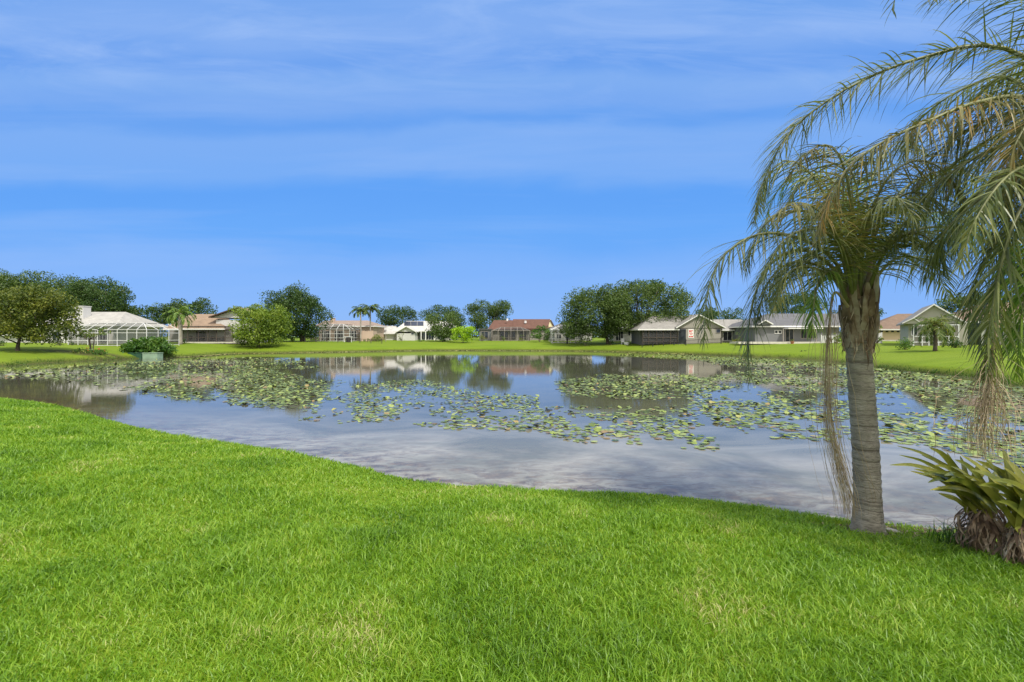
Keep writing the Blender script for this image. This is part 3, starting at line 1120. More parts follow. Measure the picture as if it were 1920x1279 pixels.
# shrubs
def shrub(name, label, Y, pxl, pxr, pyt, leaf, seed, group=None, cat='shrub', nb=16, leafsize=0.16, per=240, flowers=None):
    r_ = random.Random(seed)
    L, Rr = P(pxl, 0, Y).x, P(pxr, 0, Y).x
    cx_ = (L + Rr) / 2
    gb = gz(cx_, Y)
    zt = P(0, pyt, Y).z
    hh_ = max(0.3, zt - gb)
    rx = (Rr - L) / 2
    root = empty(name, (cx_, Y, gb), label, cat, group)
    cen, rad = [], []
    for k_ in range(nb):
        a = r_.uniform(0, 6.28)
        q = r_.random() ** 0.5
        rr_ = min(hh_, rx) * r_.uniform(0.28, 0.45)
        x_ = math.cos(a) * q * max(.05, rx - rr_ * .7)
        y_ = math.sin(a) * q * max(.05, rx * 0.7 - rr_ * .7)
        dome = math.sqrt(max(0.05, 1 - q * q))
        z_ = gb + rr_ * 0.5 + r_.random() * max(0, (hh_ * dome - rr_ * 1.3))
        cen.append((cx_ + x_, Y + y_, z_))
        rad.append(rr_)
    v_, f_ = leaves(cen, rad, per, leafsize, seed, 0.9, zmin=gb - 0.1)
    np_mesh('foliage', v_, f_, M[leaf], root)
    mb = MB()
    for k_ in range(7):
        c_ = cen[k_ % nb]
        mb.tube([(cx_ + r_.uniform(-.1, .1) * rx, Y + r_.uniform(-.1, .1), gb - 0.1), c_], [0.035, 0.012], 5)
    mb.build('stem', M['bark'], root)
    if flowers:
        v_, f_ = leaves([(c_[0], c_[1] - 0.1, c_[2] + 0.1) for c_ in cen[::2]], [x * 0.9 for x in rad[::2]], per * 0.3, leafsize * 0.9, seed + 1, 0.9, zmin=gb + 0.2, shell=0.95)
        np_mesh('blossom', v_, f_, M['flower'], root)
    return root


shrub('sea_grape_bush', 'big rounded large-leaved bush above the two green boxes', 57.3, 232, 326, 629, 'bush', 31, nb=60, leafsize=0.3, per=130)
shrub('flower_shrub', 'left pale green shrub in the flower bed on the left bank', 52.2, 130, 162, 655, 'mixed', 32, nb=12, leafsize=.18)
shrub('flower_shrub', 'red flowering shrub in the middle of the left bank bed', 52.8, 142, 172, 648, 'bush', 33, nb=12, flowers=True)
shrub('flower_shrub', 'dark green shrub at the right end of the left bank bed', 52.6, 165, 208, 651, 'bush', 34, nb=16, flowers=True)
tree('frangipani_tree', 'small twisted ornamental tree rising from the left bank bed', 54.5, 148, 203, 612, 636, 172, 'mixed', 35, nb=22, leafsize=0.2, per=150, trunk_r=.09, stems=3, flat=.5)
shrub('hedge_shrub', 'dark clipped bush in front of the sage house corner', 50, 1681, 1716, 624, 'bush', 36, nb=18, leafsize=.13, per=320)
shrub('hedge_shrub', 'low dark bush to the right of the short bushy palm', 49, 1770, 1806, 628, 'oak_dark', 37, nb=14, leafsize=.15)
shrub('hedge_shrub', 'rounded bush at the left edge beside the olive tree', 56, -6, 14, 630, 'oak_dark', 38, nb=10)
shrub('garden_plant', 'leafy green plant by the white fence left of the near palm trunk', 68, 1558, 1582, 618, 'light', 39, nb=12, leafsize=.25, per=120)
shrub('garden_plant', 'bushy plant by the white fence just right of the near palm trunk', 66, 1632, 1655, 598, 'mixed', 40, nb=14, leafsize=.28, per=110)
shrub('hedge_shrub', 'bush at the foot of the palm before the tan-roofed house', 76, 339, 352, 633, 'bush', 41, nb=7)
shrub('hedge_shrub', 'brownish bush beside the pale pillar under the tall dark oak', 90, 540, 556, 630, 'oak', 42, nb=8)
shrub('hedge_shrub', 'low bush at the foot of the two tall palms', 96, 680, 694, 632, 'mixed', 43, nb=9)
shrub('hedge_shrub', 'bush in front of the white garage wall', 98, 694, 722, 625, 'mixed', 44, nb=14)
shrub('hedge_shrub', 'low bush along the white house porch', 99, 776, 800, 634, 'bush', 45, nb=9)
shrub('hedge_shrub', 'bush under the mid green oak by the porch', 98, 815, 842, 631, 'oak_dark', 46, nb=11)
shrub('hedge_shrub', 'sparse pale plant before the white gable wall', 101, 745, 762, 620, 'mixed', 47, nb=9, per=120)
shrub('garden_plant', 'yellowish plant at the left end of the red-roofed house screen', 103, 895, 912, 613, 'mixed', 48, nb=8)
shrub('garden_plant', 'round pale plant before the middle of the red-roofed house screen', 101, 936, 950, 627, 'mixed', 49, nb=6)
shrub('garden_plant', 'pale bushy plant before the right part of the brown pool screen', 101, 971, 985, 624, 'mixed', 50, nb=7)
shrub('hedge_shrub', 'ragged bush under the left big oak', 86, 1086, 1110, 606, 'oak', 51, nb=16, per=150)
shrub('hedge_shrub', 'dark bush between the trunks of the two big oaks', 86, 1135, 1152, 626, 'oak_dark', 52, nb=8)
shrub('hedge_shrub', 'bush below the eave at the right of the taupe house', 76, 1370, 1392, 622, 'mixed', 53, nb=9)
shrub('bank_plant', 'left one of two tiny dark plants standing on the far bank', 57.5, 1500, 1505, 661, 'oak_dark', 54, nb=4, leafsize=.1, per=600)
shrub('bank_plant', 'right one of two tiny dark plants standing on the far bank', 57.5, 1506, 1513, 662, 'oak_dark', 55, nb=4, leafsize=.1, per=600)
shrub('bank_plant', 'low pale sprigs on the bank left of the light green tree', 79, 410, 425, 651, 'light', 56, nb=6, leafsize=.14)
shrub('hedge_shrub', 'dark bush before the left wing of the pale-roofed house', 60, 103, 118, 630, 'oak_dark', 57, nb=8)
shrub('hedge_shrub', 'dark low bush beside the left wing screen door', 61, 130, 138, 634, 'oak_dark', 58, nb=6)

# far woodland belt closing the gaps between the houses
r_ = np.random.RandomState(77)
cen, rad = [], []
for k_ in range(420):
    x_ = r_.uniform(-300, 300)
    hh_ = 1.4 + 2.4 * vnoise(x_ * 0.07, 3.3) * r_.rand()
    cen.append((x_, 190 + r_.uniform(-6, 6), 1.2 + hh_))
    rad.append(r_.uniform(1.8, 3.0))
v_, f_ = leaves(cen, rad, 16, 0.7, 78, 0.8)
o = np_mesh('far_woods', v_, f_, M['oak'])
tag(o, 'low far-off woods showing between the houses', 'woods', kind='stuff')

# ------------------------------------------------------------------ palms
def frond(root, pts, mat='frond', leaf=0.5, n=150, wid=0.011, droop=1.0, seed=0, r0=0.028, bare=0.12, stem='stem', segs=5, plume=1.0, label=None, spread=1.0):
    r_ = random.Random(seed)
    NS = 60
    C = catmull(pts, NS)
    cum = [0.0]
    for a, b in zip(C[:-1], C[1:]):
        cum.append(cum[-1] + (b - a).length)
    tot = cum[-1]

    def at_(u):
        s = u * tot
        lo = 0
        for i_ in range(NS - 1):
            if cum[i_ + 1] >= s:
                lo = i_
                break
        else:
            lo = NS - 2
        f_ = (s - cum[lo]) / max(1e-6, cum[lo + 1] - cum[lo])
        return C[lo].lerp(C[lo + 1], f_), (C[lo + 1] - C[lo]).normalized()

    mb = MB()
    sidep = None
    for k in range(n):
        u = bare + (1 - bare) * (k + r_.random() * 0.8) / n
        u = min(u, 0.999)
        p, tg = at_(u)
        side = tg.cross(Vector((0, 0, 1)))
        if side.length < 0.25:
            side = sidep if sidep is not None else tg.cross(Vector((0, 1, 0)))
            side = side - tg * side.dot(tg)
        side.normalize()
        if sidep is not None and sidep.dot(side) < 0:
            side = -side
        sidep = side
        nup = side.cross(tg).normalized()
        sg = 1 if k % 2 else -1
        prof = (0.45 + 0.55 * math.sin(math.pi * min(1, (u - bare) / (1 - bare) * 0.9 + 0.12))) * (1 - 0.45 * max(0, u - 0.8) / 0.2)
        L = leaf * prof * r_.uniform(0.8, 1.15)
        a = R(r_.uniform(42, 74)) * (1 - 0.30 * u)
        b = R(r_.uniform(-35, 40) * plume)
        d_ = tg * math.cos(a) + (side * (sg * math.cos(b)) + nup * math.sin(b)) * math.sin(a) * spread + Vector((0, 0, -0.42 * droop))
        d_.normalize()
        q = [p]
        ds = []
        g_ = droop * r_.uniform(0.6, 1.35)
        for s_i in range(segs):
            d2 = (d_ + Vector((0, 0, -1)) * g_ * (s_i + 0.4) * 0.10).normalized()
            d_ = d2 if s_i else d_
            q.append(q[-1] + d_ * (L / segs))
            ds.append(d_.copy())
        ds.append(ds[-1])
        rv = (nup + Vector((r_.uniform(-.6, .6), r_.uniform(-.6, .6), r_.uniform(-.3, .3)))).normalized()
        wv_ = []
        for dd_ in ds:
            w_ = dd_.cross(rv)
            if w_.length < 0.05:
                w_ = dd_.cross(Vector((1, 0, 0)))
            wv_.append(w_.normalized())
        wl_ = wid * r_.uniform(0.7, 1.2)
        prw = [wl_ * x for x in ([0.6, 1.0, 0.95, 0.75, 0.45, 0.06] if segs == 5 else [0.7, 1.0, 0.7, 0.08])]
        mb.strip(q, wv_, prw)
    o_ = mb.build('frond', M[mat], root)
    if label:
        o_['label'] = label
    sm_ = MB()
    npt = 22
    ptsr = [at_(i_ / (npt - 1) * 0.998)[0] for i_ in range(npt)]
    rr_ = [max(0.0025, r0 * (1.55 if i_ == 0 else 1.0) * (1 - i_ / (npt - 1)) ** 0.8) for i_ in range(npt)]
    sm_.tube(ptsr, rr_, 6, cap=True)
    sm_.build('midrib', M[stem], o_, smooth=True)
    return o_


# near queen palm
p1 = P(1628, 999, 5.75)
PB = Vector((p1.x, 5.75, gz(p1.x, 5.75)))
palm = empty('queen_palm', PB, 'tall queen palm with a ringed grey trunk standing on the near lawn edge', 'palm tree')
NR, NSG = 90, 40
Vt, Ft = [], []
H1 = 2.46 - PB.z
for i in range(NR):
    u = i / (NR - 1)
    z = -0.12 + (H1 + 0.35) * u
    cx = PB.x + (-0.115) * u ** 1.1 + 0.015 * math.sin(u * 5)
    r = 0.131 + 0.042 * math.exp(-max(0, z) / 0.16) + 0.012 * (1 - u) + 0.004 * math.sin(z * 55 + math.sin(z * 9) * 2)
    for k in range(NSG):
        a = 2 * math.pi * k / NSG
        rr = r * (1 + 0.02 * math.sin(3 * a + z * 2) + 0.10 * math.exp(-max(0, z) / 0.1) * (0.5 + 0.5 * math.sin(7 * a)) * 0.5)
        Vt.append((cx + math.cos(a) * rr, PB.y + math.sin(a) * rr, PB.z + z))
for i in range(NR - 1):
    for k in range(NSG):
        k2 = (k + 1) % NSG
        Ft.append((i * NSG + k, i * NSG + k2, (i + 1) * NSG + k2, (i + 1) * NSG + k))
np_mesh('trunk', Vt, Ft, M['palm_trunk'], palm, smooth=True)
TOPX = P(1610, 0, 5.75).x
# old leaf bases around the top of the trunk
mb = MB()
rr_ = random.Random(3)
mb.tube([(TOPX + .01, 5.75, 2.38), (TOPX, 5.75, 2.7), (TOPX, 5.75, 3.0), (TOPX, 5.75, 3.2)], [0.13, 0.14, 0.12, 0.05], 14)
for k in range(34):
    z0 = 2.40 + 0.66 * (k / 34) ** 1.1
    a = k * 2.4 + rr_.uniform(-.3, .3)
    rad0 = 0.128 + (z0 - 2.4) * 0.05
    hgt = rr_.uniform(0.26, 0.42)
    flare = rr_.uniform(0.01, 0.06)
    w0 = rr_.uniform(0.04, 0.07)
    pts_, wvs, wds = [], [], []
    out_ = Vector((math.cos(a), math.sin(a), 0))
    sd_ = Vector((-math.sin(a), math.cos(a), 0))
    for j in range(7):
        u = j / 6
        pts_.append(Vector((TOPX, 5.75, z0)) + out_ * (rad0 + 0.012 + flare * math.sin(u * 1.9)) + Vector((0, 0, u * hgt)) + sd_ * rr_.uniform(-.006, .006))
        wvs.append(sd_)
        wds.append(w0 * (1 - u * 0.72) * (1.0 if j < 6 else 0.8))
    b0 = len(mb.v)
    mb.strip(pts_, wvs, wds)
    mb.strip([p_ - out_ * 0.025 for p_ in pts_], [-w_ for w_ in wvs], wds)
    for j in range(6):          # close the edges
        for e_ in (0, 1):
            a0_ = b0 + 2 * j + e_
            c0_ = b0 + 14 + 2 * j + (1 - e_)
            mb.f.append((a0_, a0_ + 2, c0_ + 2, c0_))
            mb.m.append(0)
mb.build('leaf_base', M['boot'], palm)
# loose brown fibre hanging off the leaf bases
mb = MB()
for k in range(150):
    a = rr_.uniform(0, 6.28)
    z0 = rr_.uniform(2.45, 3.15)
    out_ = Vector((math.cos(a), math.sin(a), 0))
    p0 = Vector((TOPX, 5.75, z0)) + out_ * 0.16
    L = rr_.uniform(0.08, 0.3)
    q = [p0, p0 + out_ * 0.03 + Vector((rr_.uniform(-.03, .03), 0, -L * .5)), p0 + out_ * 0.02 + Vector((rr_.uniform(-.06, .06), 0, -L))]
    mb.strip(q, [Vector((-math.sin(a), math.cos(a), 0))] * 3, [0.005, 0.006, 0.001])
mb.build('fibre', M['skirt'], palm)


def PL(*a):
    return [P(*q) for q in a]


B0 = (1602, 560, 5.75)
FR1 = [
    (((1592, 560, 5.72), (1565, 490, 5.65), (1500, 447, 5.5), (1420, 440, 5.35), (1352, 485, 5.25), (1325, 560, 5.2), (1320, 640, 5.2)), 'frond', .46, 210, 1.0),
    (((1590, 562, 5.75), (1560, 500, 5.85), (1500, 468, 6.0), (1440, 500, 6.1), (1410, 575, 6.15), (1402, 650, 6.15), (1405, 715, 6.15)), 'frond', .50, 210, 1.0),
    (((1598, 560, 5.75), (1578, 450, 5.9), (1535, 345, 6.1), (1480, 300, 6.2), (1437, 335, 6.3), (1415, 410, 6.3)), 'frond', .46, 190, 1.0),
    (((1588, 565, 5.7), (1562, 510, 5.45), (1535, 530, 5.3), (1525, 580, 5.22), (1522, 625, 5.2)), 'frond_fresh', .36, 110, 1.2),
    (((1604, 560, 5.7), (1598, 430, 5.5), (1588, 335, 5.3), (1560, 275, 5.1), (1515, 285, 4.95), (1480, 330, 4.9)), 'frond_old', .44, 190, 1.0),
    (((1618, 560, 5.75), (1640, 490, 5.8), (1690, 443, 5.9), (1760, 425, 6.0), (1840, 445, 6.1), (1905, 510, 6.15)), 'frond', .52, 210, 1.0),
    (((1612, 560, 5.8), (1640, 440, 6.0), (1700, 350, 6.2), (1780, 320, 6.4), (1860, 350, 6.5), (1910, 420, 6.5)), 'frond', .5, 200, 1.0),
    (((1606, 560, 5.8), (1615, 420, 6.0), (1645, 310, 6.4), (1690, 265, 6.8), (1740, 290, 7.1)), 'frond', .46, 170, 1.0),
    (((1600, 560, 5.8), (1588, 450, 6.2), (1560, 390, 6.8), (1530, 390, 7.3), (1505, 440, 7.6)), 'frond', .46, 170, 1.0),
    (((1603, 560, 5.75), (1602, 450, 5.7), (1598, 360, 5.65), (1592, 290, 5.6)), 'frond_fresh', .30, 90, 0.4),
    (((1622, 560, 5.7), (1655, 480, 5.4), (1700, 440, 5.15), (1745, 450, 4.95), (1775, 505, 4.85)), 'frond', .5, 170, 1.0),
    (((1590, 562, 5.75), (1548, 505, 5.9), (1485, 492, 6.0), (1440, 530, 6.1), (1420, 600, 6.1)), 'frond', .46, 170, 1.0),
    (((1600, 560, 5.7), (1580, 470, 5.3), (1540, 400, 4.95), (1490, 380, 4.7), (1445, 410, 4.6)), 'frond_old', .42, 170, 1.0),
    (((1608, 560, 5.75), (1630, 470, 5.7), (1665, 390, 5.6), (1715, 360, 5.5), (1770, 390, 5.4), (1800, 450, 5.35)), 'frond', .5, 190, 1.0),
    (((1596, 560, 5.8), (1570, 450, 5.8), (1525, 400, 5.75), (1465, 400, 5.7), (1420, 440, 5.7), (1398, 510, 5.7)), 'frond', .46, 190, 1.0),
    (((1604, 560, 5.8), (1605, 450, 5.9), (1585, 370, 6.0), (1545, 330, 6.1), (1500, 345, 6.1), (1465, 400, 6.1)), 'frond', .46, 180, 1.0),
    (((1600, 560, 5.7), (1612, 460, 5.4), (1640, 390, 5.1), (1680, 370, 4.8), (1715, 410, 4.6)), 'frond', .46, 170, 1.0),
    (((1606, 560, 5.7), (1585, 470, 5.35), (1530, 430, 5.1), (1470, 450, 4.9), (1430, 520, 4.85)), 'frond', .46, 180, 1.0),
    (((1606, 560, 5.8), (1592, 440, 6.0), (1550, 350, 6.3), (1500, 320, 6.5), (1450, 370, 6.7), (1430, 440, 6.7)), 'frond_fresh', .46, 190, 1.0),
    (((1612, 560, 5.7), (1622, 440, 5.5), (1660, 340, 5.3), (1720, 300, 5.2), (1780, 330, 5.1), (1810, 400, 5.1)), 'frond_old', .46, 190, 1.0),
    (((1610, 560, 5.8), (1612, 430, 6.1), (1600, 330, 6.5), (1560, 280, 6.9), (1500, 290, 7.2)), 'frond', .5, 180, 1.0),
    (((1618, 560, 5.8), (1650, 470, 6.1), (1710, 410, 6.5), (1790, 400, 6.9), (1860, 450, 7.2)), 'frond_fresh', .52, 190, 1.0),
    (((1600, 562, 5.75), (1570, 510, 5.9), (1520, 480, 6.2), (1470, 510, 6.4), (1450, 570, 6.5)), 'frond', .46, 170, 1.0),
    (((1618, 562, 5.8), (1660, 500, 6.1), (1700, 480, 6.4), (1750, 500, 6.6), (1780, 560, 6.7)), 'frond', .48, 170, 1.0),
    (((1592, 562, 5.75), (1560, 520, 5.5), (1510, 500, 5.3), (1470, 520, 5.15), (1450, 580, 5.1)), 'frond', .44, 160, 1.0),
    (((1612, 560, 5.8), (1640, 480, 6.2), (1680, 440, 6.8), (1720, 450, 7.3), (1750, 500, 7.6)), 'frond', .48, 160, 1.0),
]
for i, (pts, mt, lf, n_, dr) in enumerate(FR1):
    frond(palm, PL(*pts), mt, leaf=lf * 1.24, n=int(n_ * 0.84), wid=0.0068, droop=dr * 0.85, plume=1.2, seed=100 + i, bare=0.22, r0=0.027)
# split emerging leaf stalks right above the trunk
mb = MB()
for k in range(9):
    a = k * 2.1
    x0 = 1610 + 15 * math.cos(a)
    mb.tube(PL((x0, 575, 5.75 + .05 * math.sin(a)), (x0 + 4 * math.cos(a), 520, 5.75 + .07 * math.sin(a)), (x0 + 13 * math.cos(a), 455, 5.75 + .15 * math.sin(a))), [0.04, 0.026, 0.008], 8)
mb.build('leaf_stalk', M['boot'], palm, smooth=True)


def dry_bundle(root, path, n, spread, seed, name='dry_flower_stalk', w=0.0035, start=0.25, mat='frond_dry', stray=0.2):
    r_ = random.Random(seed)
    C = catmull(PL(*path), 40)
    mb_ = MB()
    mb_.tube(C[:16], [0.016 * (1 - i_ / 17) + 0.003 for i_ in range(16)], 6)
    for k in range(n):
        i0 = int(40 * r_.uniform(start * 0.6, 0.7))
        i1 = min(39, i0 + int(40 * r_.uniform(0.25, 0.75)))
        off_ = Vector((r_.gauss(0, spread), r_.gauss(0, spread), 0))
        if r_.random() < stray:
            off_ *= 2.0
        q = []
        for j in range(i0, i1 + 1, 2):
            u = (j - i0) / max(1, i1 - i0)
            wob = Vector((r_.gauss(0, .006), r_.gauss(0, .006), 0))
            q.append(C[j] + off_ * (min(1, u * 2.4) ** 0.8) + wob)
        if len(q) < 3:
            continue
        wv_ = [Vector((math.cos(k), math.sin(k), 0))] * len(q)
        mb_.strip(q, wv_, [w] * (len(q) - 1) + [w * .3])
    return mb_.build(name, M[mat], root)


dry_bundle(palm, ((1590, 575, 5.6), (1566, 548, 5.5), (1556, 590, 5.45), (1553, 680, 5.42), (1556, 780, 5.42), (1574, 870, 5.45), (1592, 935, 5.5), (1596, 975, 5.52)), 150, 0.058, 9, w=0.0019, stray=.35)

# second palm, its trunk just outside the photo on the right
c2 = P(2025, 270, 4.5)
pb2 = Vector((5.62, 4.35, gz(5.62, 4.35)))
palm2 = empty('queen_palm', pb2, 'queen palm whose long arching fronds fill the upper right corner', 'palm tree')
mb = MB()
pth = [(5.62, 4.35, pb2.z - .2), (5.6, 4.36, pb2.z + .3), (5.5, 4.4, pb2.z + 1.5), (c2.x, c2.y, c2.z - .5), (c2.x, c2.y, c2.z)]
mb.tube(catmull(pth, 24), [0.24 - 0.004 * i for i in range(24)], 20)
mb.build('trunk', M['palm_trunk'], palm2, smooth=True)
S2 = (2020, 290, 4.5)
FR2 = [
    ((S2, (1950, 130, 4.5), (1850, 85, 4.6), (1740, 105, 4.7), (1640, 140, 4.8), (1550, 190, 4.85), (1475, 255, 4.9), (1430, 345, 4.95), (1412, 420, 4.95)), 'frond', .46, 430, 1.0),
    ((S2, (1940, 190, 4.25), (1840, 190, 4.15), (1730, 232, 4.1), (1640, 275, 4.1), (1580, 330, 4.1), (1545, 400, 4.1), (1532, 460, 4.1)), 'frond_old', .44, 360, 1.0),
    ((S2, (1960, 330, 4.2), (1905, 410, 4.05), (1872, 520, 4.0), (1855, 620, 4.0), (1848, 700, 4.0)), 'frond', .46, 230, 1.0),
    ((S2, (1920, 265, 4.6), (1820, 300, 4.8), (1730, 375, 5.0), (1675, 465, 5.1)), 'frond', .52, 220, 1.0),
    ((S2, (1930, 320, 4.4), (1850, 365, 4.5), (1775, 430, 4.6), (1735, 520, 4.65)), 'frond', .52, 220, 1.0),
    ((S2, (1990, -60, 4.1), (1870, -170, 3.8), (1750, -120, 3.6), (1690, -40, 3.5), (1672, 20, 3.5)), 'frond', .35, 170, 1.0),
    ((S2, (1950, 370, 4.7), (1895, 470, 4.8), (1870, 570, 4.85), (1868, 650, 4.85)), 'frond', .5, 200, 1.0),
    ((S2, (1930, 210, 4.8), (1830, 235, 5.2), (1750, 295, 5.5), (1700, 385, 5.6)), 'frond_old', .5, 210, 1.0),
    ((S2, (1965, 430, 4.1), (1930, 520, 4.0), (1912, 620, 4.0), (1908, 700, 4.0)), 'frond_fresh', .44, 190, 1.0),
    ((S2, (1985, 60, 4.3), (1920, -10, 4.2), (1820, -30, 4.1), (1740, 0, 4.0)), 'frond', .42, 170, 1.1),
    ((S2, (1900, 150, 4.9), (1800, 170, 5.4), (1720, 230, 5.8), (1690, 300, 6.0)), 'frond', .46, 190, 1.0),
    ((S2, (1960, 300, 4.0), (1890, 330, 3.7), (1830, 410, 3.55), (1800, 500, 3.5)), 'frond', .40, 190, 1.0),
    ((S2, (1945, 400, 4.5), (1880, 440, 4.6), (1830, 520, 4.7), (1815, 600, 4.7)), 'frond', .46, 200, 1.0),
    ((S2, (1980, 210, 4.4), (1940, 260, 4.35), (1900, 350, 4.3), (1885, 450, 4.3)), 'frond_old', .44, 190, 1.0),
    ((S2, (1930, 240, 5.0), (1840, 270, 5.4), (1760, 340, 5.8), (1720, 430, 6.0)), 'frond', .52, 200, 1.0),
    ((S2, (1950, 290, 4.7), (1870, 330, 4.9), (1800, 400, 5.1), (1760, 480, 5.2)), 'frond_fresh', .52, 200, 1.0),
    ((S2, (1950, 130, 4.7), (1880, 140, 5.0), (1800, 220, 5.3), (1770, 320, 5.4)), 'frond', .5, 200, 1.0),
    ((S2, (1980, 350, 4.9), (1940, 450, 5.1), (1910, 560, 5.2), (1900, 650, 5.2)), 'frond', .52, 200, 1.0),
    ((S2, (1990, 180, 4.2), (1950, 200, 4.0), (1900, 280, 3.9), (1880, 380, 3.9)), 'frond_old', .42, 180, 1.0),
    ((S2, (1970, 420, 4.8), (1930, 500, 5.0), (1870, 540, 5.2), (1830, 610, 5.3)), 'frond', .5, 180, 1.0),
    ((S2, (2100, 100, 4.6), (2220, 60, 4.7), (2340, 150, 4.8), (2400, 300, 4.8)), 'frond', .46, 150, 1.0),
    ((S2, (2060, 150, 5.2), (2120, 100, 6.0), (2170, 200, 6.6), (2180, 330, 6.8)), 'frond', .46, 150, 1.0),
    ((S2, (2080, 150, 3.8), (2140, 150, 3.2), (2200, 300, 2.9)), 'frond', .46, 150, 1.0),
]
for i, (pts, mt, lf, n_, dr) in enumerate(FR2):
    frond(palm2, PL(*pts), mt, leaf=lf * 1.25, n=int(n_ * 1.1), wid=0.0062, droop=dr * (0.55 if i in (0, 9, 5) else 0.85), plume=1.4, seed=200 + i, bare=0.15, r0=0.026)
for i, q in enumerate((((5.75, 3.6, 4.9), (6.0, 2.6, 4.8), (6.15, 1.7, 4.2), (6.2, 1.2, 3.6)), ((5.5, 3.7, 4.8), (5.5, 2.8, 4.7), (5.45, 2.0, 4.2), (5.4, 1.6, 3.6)),
                       ((6.2, 3.7, 4.9), (6.9, 2.9, 4.7), (7.3, 2.2, 4.1), (7.5, 1.9, 3.5)), ((6.3, 4.2, 5.0), (7.2, 3.9, 4.9), (7.9, 3.6, 4.3), (8.1, 3.5, 3.6)),
                       ((5.9, 3.5, 4.5), (6.4, 2.5, 4.2), (6.8, 1.6, 3.6)))):
    frond(palm2, [c2] + [Vector(v) for v in q], 'frond', leaf=.62, n=210, wid=.0075, seed=300 + i, bare=.14, r0=.026)  # unseen fronds added to cast shade on the near lawn
dry_bundle(palm2, ((1872, 600, 4.02), (1862, 650, 4.0), (1856, 700, 4.0), (1850, 760, 4.0), (1846, 810, 4.0), (1850, 862, 4.0)), 210, 0.07, 19, w=0.0019, stray=.35, name='dry_frond_tip', start=0.35)

# small palms across the pond
def far_palm(name, label, Y, tx, py_crown, rad, seed, mat, nf=16, trunk_r=0.16, group=None, bark='bark_pale', leafl=0.55, lw=0.035, elev=(10, 75), nl=46, cat='palm tree'):
    r_ = random.Random(seed)
    x_ = (tx - 960) * Y / F
    g_ = gz(x_, Y)
    zc = P(0, py_crown, Y).z
    root = empty(name, (x_, Y, g_), label, cat, group)
    mb_ = MB()
    mb_.tube([(x_, Y, g_ - .2), (x_ + .03, Y, g_ + .4), (x_ + .05, Y, (g_ + zc) / 2), (x_, Y, zc), (x_, Y, zc + .25)],
             [trunk_r * 1.3, trunk_r * 1.05, trunk_r, trunk_r * 1.1, trunk_r * .5], 10)
    mb_.build('trunk', M[bark], root, smooth=True)
    for k in range(nf):
        az = k * 2.4 + r_.uniform(-.3, .3)
        el = R(elev[0] + (elev[1] - elev[0]) * (k / nf))
        L_ = rad * r_.uniform(0.9, 1.15)
        h_ = Vector((math.cos(az), math.sin(az), 0))
        p = Vector((x_, Y, zc))
        pts_ = [p.copy()]
        for j in range(5):
            e2 = el - R(24) * j
            p = p + (h_ * math.cos(e2) + Vector((0, 0, math.sin(e2)))) * (L_ / 4.2)
            pts_.append(p.copy())
        frond(root, pts_, mat, leaf=leafl, n=nl, wid=lw, droop=0.8, seed=seed * 50 + k, r0=0.04, bare=0.12, segs=3)
    return root


far_palm('pygmy_palm', 'feathery palm with a pale trunk before the tan-roofed house', 74, 338, 590, 2.3, 61, 'frond_fresh', nf=22, trunk_r=.27, leafl=.6, lw=.05, elev=(-15, 85))
far_palm('tall_palm', 'left of the two slim palms by the pinkish house', 98, 676, 585, 2.2, 62, 'oak', nf=13, group='slim palms beside the pinkish house', leafl=.7, lw=.07, trunk_r=.14)
far_palm('tall_palm', 'right of the two slim palms, next to the dark oak', 99, 694, 581, 2.4, 63, 'oak', nf=14, group='slim palms beside the pinkish house', leafl=.7, lw=.07, trunk_r=.14)
far_palm('bushy_palm', 'short bushy palm on the right lawn before the sage house', 45.5, 1753, 613, 1.9, 64, 'mixed', nf=24, trunk_r=.15, leafl=.55, lw=.03, elev=(-20, 80), bark='bark', nl=60)

